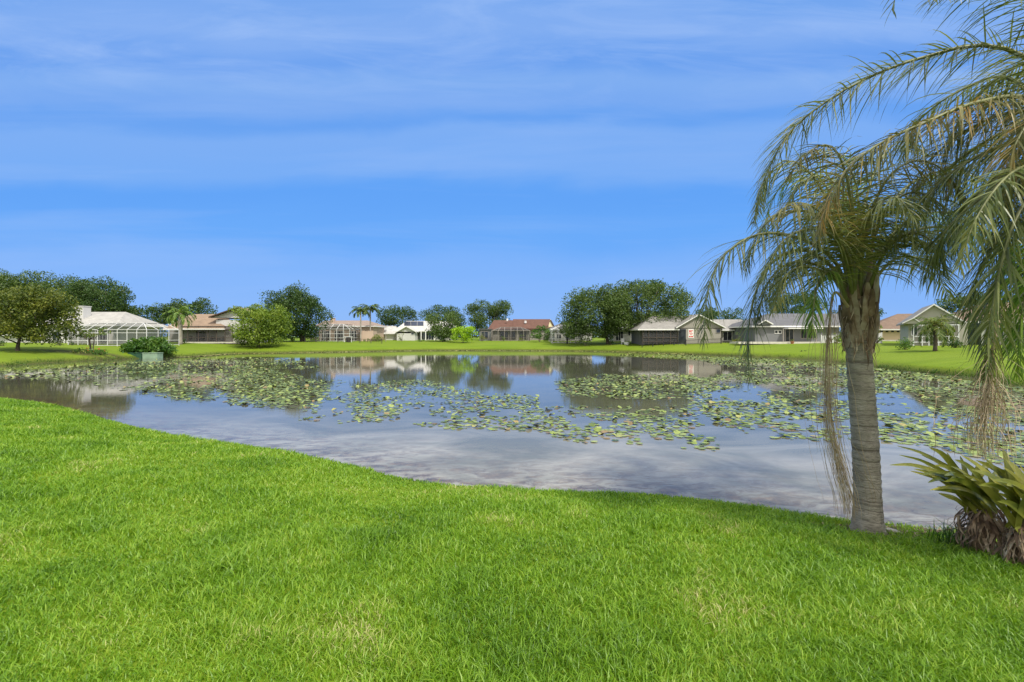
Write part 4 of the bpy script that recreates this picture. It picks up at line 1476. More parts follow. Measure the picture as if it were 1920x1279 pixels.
# ------------------------------------------------------------------ strap-leaved plants at the palm's foot
def strap_plant(label, base, crown_, tips, seed, nskirt=90, rskirt=0.27):
    r_ = random.Random(seed)
    bx_, by_ = base
    g_ = gz(bx_, by_)
    root = empty('strap_leaf_plant', (bx_, by_, g_), label, 'plant', 'strap-leaved plants beside the palm')
    crown_ = Vector(crown_)
    mb_ = MB()
    extra = []
    for _ in range(len(tips) + 6):
        (ta, wa), (tb2, wb) = r_.sample(tips, 2)
        q_ = Vector(ta).lerp(Vector(tb2), r_.random())
        q_ = crown_.lerp(q_, r_.uniform(.55, 1.0)) + Vector((r_.gauss(0, .05), r_.gauss(0, .08), r_.gauss(0, .05)))
        extra.append((q_, (wa + wb) / 2 * r_.uniform(.7, 1.05)))
    for tip, w0 in list(tips) + extra:
        tip = Vector(tip)
        st = crown_ + Vector((r_.uniform(-.2, .16), r_.uniform(-.12, .12), r_.uniform(-.12, .08)))
        L_ = (tip - st).length
        mid1 = st.lerp(tip, 0.35) + Vector((0, 0, 0.10 * L_ + r_.uniform(-.02, .03)))
        mid2 = st.lerp(tip, 0.72) + Vector((0, 0, 0.09 * L_ + r_.uniform(-.02, .02)))
        C = catmull([st, mid1, mid2, tip], 12)
        b0 = len(mb_.v)
        tw = r_.uniform(-.5, .5)
        for j, p_ in enumerate(C):
            u = j / 11
            tg_ = (C[min(j + 1, 11)] - C[max(j - 1, 0)]).normalized()
            sd_ = tg_.cross(Vector((tw * .5, -1.0, .55 + tw))).normalized()
            up_ = sd_.cross(tg_).normalized()
            wj = w0 * 0.92 * (0.6 + 0.4 * math.sin(math.pi * min(1, u * 1.1 + .1))) * max(0.0, 1 - (max(0, u - 0.7) / 0.3) ** 1.6) ** 0.8 + 0.002
            wj *= 1 + 0.07 * math.sin(u * 17 + seed)
            fold_ = 0.35
            mb_.v += [tuple(p_ - sd_ * wj + up_ * wj * fold_), tuple(p_), tuple(p_ + sd_ * wj + up_ * wj * fold_)]
        for j in range(11):
            for e_ in (0, 1):
                a0_ = b0 + 3 * j + e_
                mb_.f.append((a0_, a0_ + 1, a0_ + 4, a0_ + 3))
                mb_.m.append(0)
    mb_.build('foliage', M['strap'], root, smooth=True)
    # withered leaves hanging round the stem
    mb_ = MB()
    mb_.tube([(bx_, by_, g_ - .1), (bx_, by_, g_ + .1), (crown_.x, crown_.y, crown_.z - .1), (crown_.x, crown_.y, crown_.z + .02)], [0.10, 0.085, 0.07, 0.03], 10)
    for k in range(nskirt):
        a = r_.uniform(0, 6.283)
        out_ = Vector((math.cos(a), math.sin(a), 0))
        t0 = r_.random() ** 0.7
        p0 = Vector((bx_, by_, g_)).lerp(crown_, 0.3 + 0.7 * t0) + out_ * r_.uniform(.05, .15)
        L_ = r_.uniform(.12, .42)
        q, wv_, wd_ = [], [], []
        bw_ = r_.choice((.005, .008, .014, .024))
        cu = r_.gauss(0, .7)
        for j in range(6):
            u = j / 5
            z_ = max(g_ + 0.0, p0.z - L_ * u ** 1.2)
            q.append(Vector((p0.x, p0.y, 0)) + out_ * (rskirt * .5 * math.sin(u * 2.6) + r_.uniform(-.015, .015)) + Vector((-out_.y, out_.x, 0)) * cu * u * .16 + Vector((0, 0, z_)))
            th = a + 1.57 + cu * u * 2
            wv_.append(Vector((math.cos(th), math.sin(th), .2)).normalized())
            wd_.append(r_.uniform(.5, 1.2) * bw_ * (1.1 - u))
        mb_.strip(q, wv_, wd_)
    mb_.build('dead_leaf_skirt', M['skirt'], root)
    return root


def tips_px(lst):
    return [(P(x, y, Y_), w_) for x, y, Y_, w_ in lst]


b1 = P(1838, 0, 5.0)
strap_plant('broad strap-leaved plant leaning left, with a shaggy skirt of dead brown leaves', (b1.x, 5.0), P(1850, 945, 5.0),
            tips_px([(1668, 872, 5.0, .028), (1682, 836, 5.2, .022), (1686, 853, 4.9, .018), (1725, 862, 5.3, .026), (1742, 839, 5.0, .034), (1752, 872, 4.8, .03),
                     (1775, 848, 5.2, .034), (1790, 862, 4.9, .036), (1725, 890, 4.75, .026), (1800, 855, 5.3, .034), (1835, 870, 5.1, .036), (1740, 905, 4.7, .028),
                     (1860, 862, 5.3, .036), (1885, 880, 5.2, .034), (1780, 900, 4.6, .03), (1820, 900, 4.55, .03), (1905, 905, 5.3, .03), (1760, 925, 5.2, .026)]), 5, nskirt=230, rskirt=.20)
b2_ = P(1925, 0, 4.55)
strap_plant('strap-leaved plant at the right edge, its long leaves crossing its neighbour', (b2_.x, 4.55), P(1940, 975, 4.55),
            tips_px([(1800, 852, 4.6, .036), (1820, 880, 4.4, .036), (1845, 858, 4.7, .04), (1880, 842, 4.7, .042), (1835, 910, 4.3, .034), (1910, 870, 4.4, .042),
                     (1935, 830, 4.7, .042), (1860, 900, 4.3, .038), (1870, 940, 4.3, .034), (1975, 850, 4.6, .04), (2010, 880, 4.6, .04), (1930, 900, 4.2, .038),
                     (1858, 870, 4.9, .036), (1895, 905, 4.9, .036)]), 6, nskirt=220, rskirt=.18)
# a tuft of dark long grass beside the skirt
mb = MB()
rr_ = random.Random(8)
tb = P(1790, 0, 5.25)
for k in range(110):
    x0, y0 = tb.x + rr_.gauss(0, .10), 5.25 + rr_.gauss(0, .07)
    z0 = gz(x0, y0)
    a = rr_.uniform(0, 6.28)
    L = rr_.uniform(.12, .34)
    o_ = Vector((math.cos(a), math.sin(a), 0))
    q = [Vector((x0, y0, z0 - .01)), Vector((x0, y0, z0 + L * .6)) + o_ * L * .2, Vector((x0, y0, z0 + L * .75)) + o_ * L * .65]
    mb.strip(q, [Vector((-o_.y, o_.x, 0))] * 3, [.004, .0045, .0008])
o = mb.build('grass_tuft', M['bush'])
tag(o, 'tuft of long dark grass at the foot of the strap-leaved plant', 'grass tuft')
# pale broken stone at the trunk foot
import bmesh
bm = bmesh.new()
bmesh.ops.create_icosphere(bm, subdivisions=3, radius=0.07)
for v in bm.verts:
    k = 1 + 0.35 * (fbm(v.co.x * 18 + 9, v.co.y * 18 + v.co.z * 14) - .5)
    v.co = Vector((v.co.x * 1.25 * k, v.co.y * .6 * k, v.co.z * .32 * k))
me = bpy.data.meshes.new('stone')
bm.to_mesh(me)
bm.free()
ps = P(1674, 990, 5.8)
o = bpy.data.objects.new('stone', me)
me.materials.append(M['concrete'])
o.location = (ps.x, 5.8, gz(ps.x, 5.8) + .015)
o.rotation_euler = (.1, .15, -.4)
COL.objects.link(o)
tag(o, 'small pale flat stone at the right foot of the near palm trunk', 'stone')
# fallen leaf litter on the worn soil
mb = MB()
for k in range(160):
    x0, y0 = 4.95 + rr_.gauss(0, .55), 5.85 + rr_.gauss(0, .16)
    if sdist([x0], [y0])[0] < .1:
        continue
    z0 = gz(x0, y0) + .008
    a = rr_.uniform(0, 6.28)
    L = rr_.uniform(.03, .14)
    d_ = Vector((math.cos(a), math.sin(a), rr_.uniform(-.05, .12)))
    q = [Vector((x0, y0, z0)), Vector((x0, y0, z0 + .01)) + d_ * L * .5, Vector((x0, y0, z0)) + d_ * L]
    mb.strip(q, [Vector((-d_.y, d_.x, .2)).normalized()] * 3, [.004, .007, .001])
o = mb.build('leaf_litter', M['skirt'])
tag(o, 'brown leaf litter scattered on bare soil between the palm trunk and the strap-leaved plant', 'leaf litter', kind='stuff')

# ------------------------------------------------------------------ houses
class House:
    def __init__(self, name, label, Y, px, cat='house'):
        self.Y = Y
        x = (px - 960) * Y / F
        self.g = gz(x, Y)
        self.root = empty(name, (x, Y, self.g), label, cat)

    def X(self, px, dy=0.0):
        return (px - 960) * (self.Y + dy) / F

    def Z(self, py, dy=0.0):
        return EYE - (py - HZ) * (self.Y + dy) / F

    def wall(self, px0, px1, pyt, depth, mat, dy=0.0, name='wall', zb=None):
        mb_ = MB().box(self.X(px0, dy), self.X(px1, dy), self.Y + dy, self.Y + dy + depth, (self.g - .4) if zb is None else zb, self.Z(pyt, dy))
        return mb_.build(name, M[mat], self.root)

    def window(self, px0, px1, py0, py1, dy=0.0, frame='trim', mull=1, name='window'):
        x0, x1, z1, z0 = self.X(px0, dy), self.X(px1, dy), self.Z(py0, dy), self.Z(py1, dy)
        y = self.Y + dy
        f_ = .07
        w_ = MB().box(x0, x1, y - .03, y + .02, z0, z1).build(name, M['glass'], self.root)
        fb = MB()
        fb.box(x0 - f_, x1 + f_, y - .06, y + .01, z1, z1 + f_)
        fb.box(x0 - f_, x1 + f_, y - .07, y + .01, z0 - f_, z0)
        fb.box(x0 - f_, x0, y - .055, y + .01, z0, z1)
        fb.box(x1, x1 + f_, y - .055, y + .01, z0, z1)
        for i_ in range(mull):
            xm = x0 + (x1 - x0) * (i_ + 1) / (mull + 1)
            fb.box(xm - .03, xm + .03, y - .05, y - .031, z0, z1)
        fb.build('window_frame', M[frame], w_)
        return w_

    def roof(self, e0, e1, pye, r0, r1, pyr, depth, mat, dy=0.0, over=.5, fascia='trim', name='roof', fh=.2):
        """hip or gable roof: eave e0..e1 at row pye, ridge r0..r1 at row pyr half-way back"""
        y0, y1 = self.Y + dy - over, self.Y + dy + depth + over
        ym = (y0 + y1) / 2
        k0 = (y0) / F
        ze = EYE - (pye - HZ) * k0
        zr = EYE - (pyr - HZ) * ym / F
        a0, a1 = (e0 - 960) * k0, (e1 - 960) * k0
        b0, b1 = (r0 - 960) * ym / F, (r1 - 960) * ym / F
        mb_ = MB()
        v_ = [(a0, y0, ze), (a1, y0, ze), (a1, y1, ze), (a0, y1, ze), (b0, ym, zr), (b1, ym, zr),
              (a0, y0, ze - fh), (a1, y0, ze - fh), (a1, y1, ze - fh), (a0, y1, ze - fh)]
        mb_.solid(v_, [(0, 1, 5, 4), (2, 3, 4, 5), (1, 2, 5), (3, 0, 4)], 0)
        mb_.solid(v_, [(6, 7, 1, 0), (7, 8, 2, 1), (8, 9, 3, 2), (9, 6, 0, 3), (6, 9, 8, 7)], 1)
        return mb_.build(name, [M[mat], M[fascia]], self.root)

    def gable(self, e0, e1, pye, ap, pya, depth, mat, wallmat, dy=0.0, over=.45, fascia='trim', pyer=None, th=.16):
        """roof whose gable end faces the pond"""
        y0, y1 = self.Y + dy - over, self.Y + dy + depth
        k0 = (self.Y + dy) / F
        L_ = Vector(((e0 - 960) * k0, 0, EYE - (pye - HZ) * k0))
        A_ = Vector(((ap - 960) * k0, 0, EYE - (pya - HZ) * k0))
        R_ = Vector(((e1 - 960) * k0, 0, EYE - ((pyer or pye) - HZ) * k0))
        up = Vector((0, 0, th))
        mb_ = MB()
        fr_o = Vector((0, y0, 0))
        bk = Vector((0, y1, 0))
        v_ = [L_ + fr_o, A_ + fr_o, R_ + fr_o, R_ + fr_o + up, A_ + fr_o + up, L_ + fr_o + up,
              L_ + bk, A_ + bk, R_ + bk, R_ + bk + up, A_ + bk + up, L_ + bk + up]
        mb_.solid(v_, [(5, 4, 10, 11), (4, 3, 9, 10), (11, 10, 7, 6), (10, 9, 8, 7), (5, 11, 6, 0), (3, 2, 8, 9)], 0)
        mb_.solid(v_, [(0, 1, 4, 5), (1, 2, 3, 4), (0, 6, 7, 1), (1, 7, 8, 2)], 1)
        mb_.build('roof', [M[mat], M[fascia]], self.root)
        # the triangle of wall under it
        yw = self.Y + dy
        zb_ = min(L_.z, R_.z)
        q = [(L_.x, zb_), (R_.x, zb_), (R_.x, R_.z - .02), (A_.x, A_.z - .02), (L_.x, L_.z - .02)]
        w_ = MB()
        v_ = [(a, yw, b) for a, b in q] + [(a, yw + .25, b) for a, b in q]
        w_.solid(v_, [(0, 1, 2, 3, 4), (9, 8, 7, 6, 5)] + [(i_, i_ + 5, (i_ + 1) % 5 + 5, (i_ + 1) % 5) for i_ in range(5)])
        w_.build('gable_wall', M[wallmat], self.root)

    def box(self, name, px0, px1, py0, py1, d0, d1, mat, parent=None):
        """a box in rows/columns of the photo at this house's distance, d0..d1 metres behind the front"""
        o_ = MB().box(self.X(px0, d0), self.X(px1, d0), self.Y + d0, self.Y + d1, self.Z(py1, d0), self.Z(py0, d0)).build(name, M[mat], parent or self.root)
        return o_


def cage(label, Y, px0, px1, pyw, pyt, depth, frame='frame_white', bays=7, rails=(0.36, 0.68), inset=2.0, bw=.09, dbays=3, fy=0.0, group='screened pool enclosures behind the houses'):
    """screened pool enclosure: wall bars, sloped shoulders, flat beamed top"""
    x0, x1 = (px0 - 960) * Y / F, (px1 - 960) * Y / F
    g_ = gz((x0 + x1) / 2, Y)
    zw = EYE - (pyw - HZ) * Y / F
    zt = EYE - (pyt - HZ) * (Y + inset) / F
    y0, y1 = Y, Y + depth
    root = empty('pool_enclosure', ((x0 + x1) / 2, Y, g_), label, 'pool screen', group)
    mb_ = MB()
    sc_ = MB()
    xs_ = [x0 + (x1 - x0) * i_ / bays for i_ in range(bays + 1)]
    xt = [min(max(x, x0 + inset), x1 - inset) for x in xs_]
    ys_ = [y0 + depth * i_ / dbays for i_ in range(dbays + 1)]
    yi = y0 + inset
    for x, xx in zip(xs_, xt):
        mb_.bar((x, y0, g_ - .1), (x, y0, zw), bw)
        mb_.bar((x, y0, zw), (xx, yi, zt), bw * .9)
        mb_.bar((xx, yi, zt), (xx, y1, zt), bw * .9)
    for ye in ys_[1:]:
        for xe, xin in ((x0, x0 + inset), (x1, x1 - inset)):
            mb_.bar((xe, ye, g_ - .1), (xe, ye, zw), bw)
            mb_.bar((xe, ye, zw), (xin, max(ye, yi), zt), bw * .9)
        mb_.bar((x0 + inset, max(ye, yi), zt), (x1 - inset, max(ye, yi), zt), bw * .8)
    mb_.bar((x0 + inset, yi, zt), (x1 - inset, yi, zt), bw)
    for fr_i in (*rails, 1.0, 0.03):
        z_ = g_ + (zw - g_) * fr_i
        mb_.bar((x0, y0 - .005, z_), (x1, y0 - .005, z_), bw * .9)
        for xe in (x0, x1):
            mb_.bar((xe, y0, z_), (xe, y1, z_), bw * .9)
    mb_.build('frame', M[frame], root)
    sc_.face([(x0, y0, g_), (x1, y0, g_), (x1, y0, zw), (x0, y0, zw)])
    sc_.face([(x0, y0, g_), (x0, y1, g_), (x0, y1, zw), (x0, y0, zw)])
    sc_.face([(x1, y0, g_), (x1, y1, g_), (x1, y1, zw), (x1, y0, zw)])
    sc_.face([(x0, y0, zw), (x1, y0, zw), (x1 - inset, yi, zt), (x0 + inset, yi, zt)])
    sc_.face([(x0 + inset, yi, zt), (x1 - inset, yi, zt), (x1 - inset, y1, zt), (x0 + inset, y1, zt)])
    sc_.build('screen_mesh', M['screen'], root)
    return root


# 1 pale-roofed house with chimney
h = House('house', 'white house with a pale grey hip roof and a square white chimney', 68, 180)
h.wall(70, 212, 608, 9, 'white_wall')
h.roof(62, 218, 609, 133, 236, 585, 9, 'roof_white', over=.6)
ch = MB().box(h.X(139, 1.6), h.X(156, 1.6), h.Y + 1.6, h.Y + 2.9, h.Z(600, 1.6), h.Z(575, 1.6))
ch.box(h.X(138.3, 1.6), h.X(156.7, 1.6), h.Y + 1.52, h.Y + 2.98, h.Z(575, 1.6), h.Z(573.5, 1.6))
ch.build('chimney', M['white_wall'], h.root)
h.wall(-40, 66, 626, 5, 'white_wall', dy=1.5, name='side_wing')
h.roof(-46, 70, 627, -10, 60, 619, 5, 'roof_white', dy=1.5, name='wing_roof')
h.window(52, 73, 629, 640, dy=1.5, mull=2)
h.window(100, 112, 622, 639, mull=1)
h.window(122, 131, 622, 639)
h.window(182, 204, 620, 641, mull=3, name='sliding_door')
h.window(150, 165, 622, 634, mull=1)
cage('white framed pool enclosure arching beside the pale-roofed house', 62, 128, 275, 618, 606, 6, bays=8, rails=(.33, .8), inset=1.6, bw=.06)

# 2 tan roof house
h = House('house', 'house with a tan hip roof, a white upper gable and a screened patio', 80, 380)
h.wall(318, 446, 613, 9, 'shade_wall', dy=2.5)
h.roof(305, 420, 616, 358, 402, 589, 10, 'roof_tan', dy=0, over=.6)
h.wall(405, 470, 600, 8, 'white_wall', dy=1.2, name='upper_wall')
h.gable(396, 500, 596, 448, 578, 8, 'roof_tan', 'white_wall', dy=1.2, fascia='brown_trim', over=.8)
h.window(369, 385, 622, 640, dy=2.5, mull=1, frame='brown_trim', name='sliding_door')
h.window(407, 416, 620, 632, dy=2.5, frame='brown_trim')
h.wall(421, 430, 612, 1.0, 'taupe_wall', dy=0.2, name='pillar')
mb = MB()
for px in (343, 352, 372, 390, 406, 422, 436):
    mb.bar((h.X(px, -.2), h.Y - .2, h.g - .1), (h.X(px, -.2), h.Y - .2, h.Z(612, -.2)), .11)
mb.bar((h.X(343, -.2), h.Y - .205, h.Z(618)), (h.X(436, -.2), h.Y - .205, h.Z(618)), .2)
mb.bar((h.X(343, -.2), h.Y - .205, h.Z(612)), (h.X(436, -.2), h.Y - .205, h.Z(612)), .12)
mb.bar((h.X(343, -.2), h.Y - .205, h.Z(633)), (h.X(436, -.2), h.Y - .205, h.Z(633)), .08)
pf = mb.build('patio_screen_frame', M['frame_bronze'], h.root)
mb = MB()
mb.face([(h.X(343, -.2), h.Y - .2, h.g), (h.X(436, -.2), h.Y - .2, h.g), (h.X(436, -.2), h.Y - .2, h.Z(612)), (h.X(343, -.2), h.Y - .2, h.Z(612))])
mb.build('screen_mesh', M['screen'], pf)
h.box('patio_slab', 338, 470, 641.2, 644, -1.0, 2.4, 'concrete')


def patio_chair(px, Y, label):
    x_ = (px - 960) * Y / F
    g_ = gz(x_, Y) + .1
    root = empty('patio_chair', (x_, Y, g_), label, 'chair', 'dark patio furniture')
    MB().box(x_ - .26, x_ + .26, Y - .25, Y + .25, g_ + .38, g_ + .46).build('seat', M['dark_wood'], root)
    b_ = MB()
    for i_ in range(5):
        b_.box(x_ - .25 + i_ * .11, x_ - .19 + i_ * .11, Y + .2, Y + .25, g_ + .461, g_ + .95)
    b_.box(x_ - .27, x_ + .27, Y + .19, Y + .26, g_ + .951, g_ + 1.02)
    b_.build('backrest', M['dark_wood'], root)
    for sx in (-.23, .23):
        for sy in (-.22, .22):
            MB().box(x_ + sx - .03, x_ + sx + .03, Y + sy - .03, Y + sy + .03, g_ - .12, g_ + .38).build('leg', M['dark_wood'], root)


patio_chair(356, 81, 'dark patio chair left of the sliding door of the tan-roofed house')
patio_chair(396, 81, 'dark patio chair just right of the sliding door of the tan-roofed house')
patio_chair(418, 81, 'dark patio chair near the pillar of the tan-roofed house patio')
x_ = (407 - 960) * 81 / F
g_ = gz(x_, 81) + .1
tb_ = empty('patio_table', (x_, 81, g_), 'dark round patio table between two patio chairs', 'table')
MB().tube([(x_, 81, g_ + .70), (x_, 81, g_ + .75)], .55, 16).build('tabletop', M['dark_wood'], tb_)
MB().tube([(x_, 81, g_ - .1), (x_, 81, g_ + .05), (x_, 81, g_ + .12), (x_, 81, g_ + .70)], [.3, .26, .05, .05], 10).build('pedestal', M['dark_wood'], tb_)

# 3 pinkish house
h = House('house', 'low house with a pinkish roof behind a tall pool enclosure', 103, 650)
h.wall(598, 700, 612, 9, 'pink_wall')
h.roof(590, 704, 611, 608, 690, 601, 9, 'roof_pink')
MB().box(h.X(620, 2), h.X(626, 2), h.Y + 2, h.Y + 3, h.Z(612, 2), h.Z(596, 2)).build('chimney', M['pink_wall'], h.root)
h.wall(676, 700, 621, 2.6, 'pink_wall', dy=-4.5, name='side_wing')
for a, b in ((604, 618), (628, 645), (655, 668)):
    h.window(a, b, 621, 639, mull=2, name='sliding_door')
cage('white framed pool enclosure in front of the pinkish house', 95, 582, 656, 617, 608, 7.5, bays=6, rails=(.28, .62), inset=2, bw=.07)
h = House('gate_pillar', 'weathered pale pillar under the tall dark oak', 94, 566, cat='pillar')
MB().box(h.X(562), h.X(570), h.Y, h.Y + .7, h.g - .3, h.Z(620)).build('pillar_shaft', M['taupe_wall'], h.root)
MB().box(h.X(561), h.X(571), h.Y - .08, h.Y + .78, h.Z(620), h.Z(618.8)).build('pillar_cap', M['trim'], h.root)

# barbecue table
x_ = (653 - 960) * 92 / F
g_ = gz(x_, 92)
gt = empty('grill_island', (x_, 92, g_), 'dark grill cabinet with a white top on the lawn before the pinkish house', 'grill')
MB().box(x_ - .75, x_ + .75, 91.7, 92.3, g_ + .98, g_ + 1.08).build('counter_top', M['frame_white'], gt)
MB().box(x_ - .35, x_ + .35, 91.75, 92.25, g_ - .1, g_ + .975).build('cabinet', M['black_metal'], gt)
for sx in (-.68, .68):
    MB().box(x_ + sx - .04, x_ + sx + .04, 91.8, 91.88, g_ - .1, g_ + .975).build('leg', M['frame_white'], gt)

# 4 white gabled house with solar panels
h = House('house', 'white gabled house with dark solar panels on its roof', 108, 790)
h.wall(745, 850, 619, 9, 'white_wall', dy=2)
h.roof(738, 858, 620, 762, 840, 602, 10, 'roof_light', dy=1.5)
h.wall(744, 778, 622, 4, 'white_wall', dy=-1.5, name='front_wing')
h.gable(741, 781, 625, 762, 613, 5, 'roof_light', 'white_wall', dy=-1.5, pyer=623)
h.window(771, 776, 624.5, 627.5, dy=-1.5, mull=0)
# panels lie on the roof slope
y0r, y1r = h.Y + 1.5 - .5, h.Y + 1.5 + 10.5
ymr = (y0r + y1r) / 2
ze_, zr_ = EYE - (620 - HZ) * y0r / F, EYE - (602 - HZ) * ymr / F


def slope(px, u, up=.08):
    y_ = y0r + (ymr - y0r) * u
    return ((px - 960) * y_ / F, y_, ze_ + (zr_ - ze_) * u + up)


for a, b in ((758, 770), (770.6, 782), (782.6, 794)):
    mb = MB()
    t4 = [slope(a, .48), slope(b, .48), slope(b, .92), slope(a, .92)]
    l4 = [slope(a, .48, .02), slope(b, .48, .02), slope(b, .92, .02), slope(a, .92, .02)]
    mb.solid(t4 + l4, [(0, 1, 2, 3), (4, 7, 6, 5), (0, 4, 5, 1), (1, 5, 6, 2), (2, 6, 7, 3), (3, 7, 4, 0)])
    mb.build('solar_panel', M['solar'], h.root)
h.window(783, 789, 624, 637, dy=2, mull=1)
h.window(790, 797, 624, 637, dy=2, mull=1, name='sliding_door')
h.window(799, 813, 624, 637, dy=2, mull=2, name='sliding_door')
h.window(820, 832, 624, 636, dy=2, mull=1)
for px in (789.5, 798, 815, 833):
    h.wall(px - .8, px + .8, 621, .25, 'trim', dy=.9, name='porch_post')
h = House('garage', 'small white garage with a pale hip roof left of the white gabled house', 112, 730, cat='garage')
h.wall(719, 745, 624, 7, 'white_wall')
h.roof(704, 748, 625, 722, 742, 611, 7, 'roof_light', over=.8)
MB().box(h.X(722), h.X(739), h.Y - .05, h.Y + .05, h.g - .1, h.Z(627)).build('garage_door', M['frame_white'], h.root)
x_ = (723.5 - 960) * 97 / F
pl = empty('utility_pole', (x_, 97, gz(x_, 97)), 'thin dark pole standing before the white garage', 'pole')
MB().tube([(x_, 97, gz(x_, 97) - .3), (x_, 97, EYE + (HZ - 612) * 97 / F)], [.06, .04], 8).build('pole_shaft', M['frame_grey'], pl)
MB().box(x_ - .35, x_ + .35, 96.96, 97.04, EYE + (HZ - 613.5) * 97 / F, EYE + (HZ - 613) * 97 / F).build('cross_arm', M['frame_grey'], pl)

# 5 red roof house
h = House('house', 'long house with a red-brown roof and a cream gable end', 110, 975)
h.wall(922, 1034, 617, 8, 'taupe_wall')
h.roof(914, 1003, 618, 926, 975, 600.5, 8, 'roof_red', over=.6, fascia='brown_trim')
x0_, x1_ = h.X(962), h.X(1034)
y0_, y1_ = h.Y - .6, h.Y + 9.5
ym_ = (y0_ + y1_) / 2
ze_, zr_ = h.Z(616.5), EYE - (598.5 - HZ) * ym_ / F
mb = MB()
xr_ = x1_ + .05
v_ = [(x0_, y0_, ze_), (xr_, y0_, ze_), (xr_, y1_, ze_), (x0_, y1_, ze_), (x0_, ym_, zr_), (xr_, ym_, zr_)]
mb.solid(v_, [(0, 1, 5, 4), (2, 3, 4, 5), (3, 0, 4), (0, 3, 2, 1)], 0)
mb.build('main_roof', [M['roof_red']], h.root)
mb = MB()
zb_ = h.g - .3
q = [(y0_ + .5, zb_), (y1_ - .5, zb_), (y1_ - .5, ze_), (ym_, zr_ - .12), (y0_ + .5, ze_)]
v_ = [(xr_ + .02, a, b) for a, b in q] + [(xr_ + .22, a, b) for a, b in q]
mb.solid(v_, [(4, 3, 2, 1, 0), (5, 6, 7, 8, 9)] + [(i_, (i_ + 1) % 5, (i_ + 1) % 5 + 5, i_ + 5) for i_ in range(5)])
mb.build('gable_wall', M['cream_wall'], h.root)
h.wall(1034.5, 1041, 617, .3, 'cream_wall', dy=0.2, name='side_wall')
gw = MB()      # the cream gable, turned a little to the pond
ya, yb = h.Y + .2, h.Y + 6.0
pa, pb_, pc = (h.X(1027, .2), ya, h.Z(617, .2)), (h.X(1041, .2), ya + .4, h.Z(617, .6)), (h.X(1031.5, .2), ya + .15, h.Z(600.5, .3))
v_ = [pa, pb_, pc] + [(a, b + .3, c_) for a, b, c_ in (pa, pb_, pc)]
gw.solid(v_, [(0, 1, 2), (5, 4, 3), (0, 3, 4, 1), (1, 4, 5, 2), (2, 5, 3, 0)])
gw.build('gable_end', M['cream_wall'], h.root)
MB().bar(Vector(pb_) + Vector((.1, -.1, 0)), Vector(pc) + Vector((.1, -.1, .05)), .22).build('barge_board', M['brown_trim'], h.root)
MB().tube([(h.X(985, 2), h.Y + 2, h.Z(606, 2)), (h.X(985, 2), h.Y + 2, h.Z(601.5, 2))], .28, 8).build('roof_vent', M['trim'], h.root)
MB().tube([(h.X(951, 2), h.Y + 2, h.Z(602, 2)), (h.X(951, 2), h.Y + 2, h.Z(597.5, 2))], .22, 8).build('roof_vent', M['trim'], h.root)
for a, b in ((938, 952), (956, 966), (974, 986)):
    h.window(a, b, 622, 636, frame='brown_trim', mull=1, name='sliding_door')
cage('brown framed pool enclosure before the red-brown roofed house', 104, 922, 994, 620, 613.5, 5.4, frame='frame_grey', bays=6, rails=(.3,), inset=2, bw=.08)
h = House('garden_shed', 'dark lean-to at the left end of the red-brown roofed house', 106, 908, cat='shed')
h.wall(899, 921, 618, 3, 'slate_wall')
MB().box(h.X(897), h.X(922), h.Y - .3, h.Y + 3.2, h.Z(618) + .003, h.Z(616.6)).build('roof', M['roof_slate'], h.root)
h.window(903, 915, 622, 635, frame='frame_grey')

# 6 white house beside the big oaks
h = House('house', 'pale house with small windows behind the left big oak', 102, 1050)
h.wall(1040, 1110, 616, 8, 'white_wall')
h.roof(1032, 1118, 616, 1055, 1100, 604, 8, 'roof_slate')
for a, b, c_, d_ in ((1043, 1047, 622, 626), (1050, 1054, 622, 626), (1031.5, 1036, 629, 636), (1044, 1052, 627, 636), (1060, 1078, 621, 637)):
    if a > 1038:
        h.window(a, b, c_, d_, mull=1)
cage('white pool enclosure left of the big oaks', 93, 1035, 1092, 619, 611, 7.5, bays=5, rails=(.33, .72), inset=1.6, bw=.085)
h = House('house', 'white house glimpsed between the trunks of the two big oaks', 97, 1180)
h.wall(1150, 1196, 617, 8, 'white_wall')
h.roof(1142, 1202, 617, 1158, 1190, 600, 8, 'roof_light')
h.window(1178, 1182, 620, 629, mull=0)
h.window(1185, 1188, 620, 629, mull=0)
h.window(1155, 1168, 622, 638, mull=2, name='sliding_door')

# 7 taupe gabled house
h = House('house', 'taupe gabled house with a dark screened patio and a small red sign', 80, 1300)
h.wall(1272, 1352, 615, 9, 'taupe_wall')
h.gable(1266, 1359, 616, 1309, 591, 10, 'roof_grey', 'taupe_wall', over=.5)
h.wall(1200, 1286, 617, 6, 'slate_wall', dy=3.2, name='patio_back_wall')
h.roof(1196, 1274, 617, 1222, 1300, 592.5, 9, 'roof_grey', dy=.4, over=.5)
mb = MB()
for px in (1206, 1217, 1232, 1244, 1258, 1271):
    mb.bar((h.X(px), h.Y + .2, h.g - .1), (h.X(px), h.Y + .2, h.Z(617)), .09)
for py in (617.5, 633, 641):
    mb.bar((h.X(1206), h.Y + .195, h.Z(py)), (h.X(1272), h.Y + .195, h.Z(py)), .09)
pf = mb.build('patio_screen_frame', M['frame_bronze'], h.root)
mb = MB()
for dy_ in (.22, .30, .38):
    mb.face([(h.X(1206), h.Y + dy_, h.g), (h.X(1272), h.Y + dy_, h.g), (h.X(1272), h.Y + dy_, h.Z(617)), (h.X(1206), h.Y + dy_, h.Z(617))])
mb.build('screen_mesh', M['screen'], pf)
MB().box(h.X(1272.3), h.X(1286), h.Y - .04, h.Y - .003, h.g, h.Z(617)).build('screen_door', M['glass'], h.root)
MB().box(h.X(1309.2), h.X(1310.4), h.Y - .1, h.Y - .003, h.g, h.Z(617)).build('downpipe', M['frame_grey'], h.root)
h.window(1343, 1350, 617.5, 624, mull=0, frame='frame_grey')
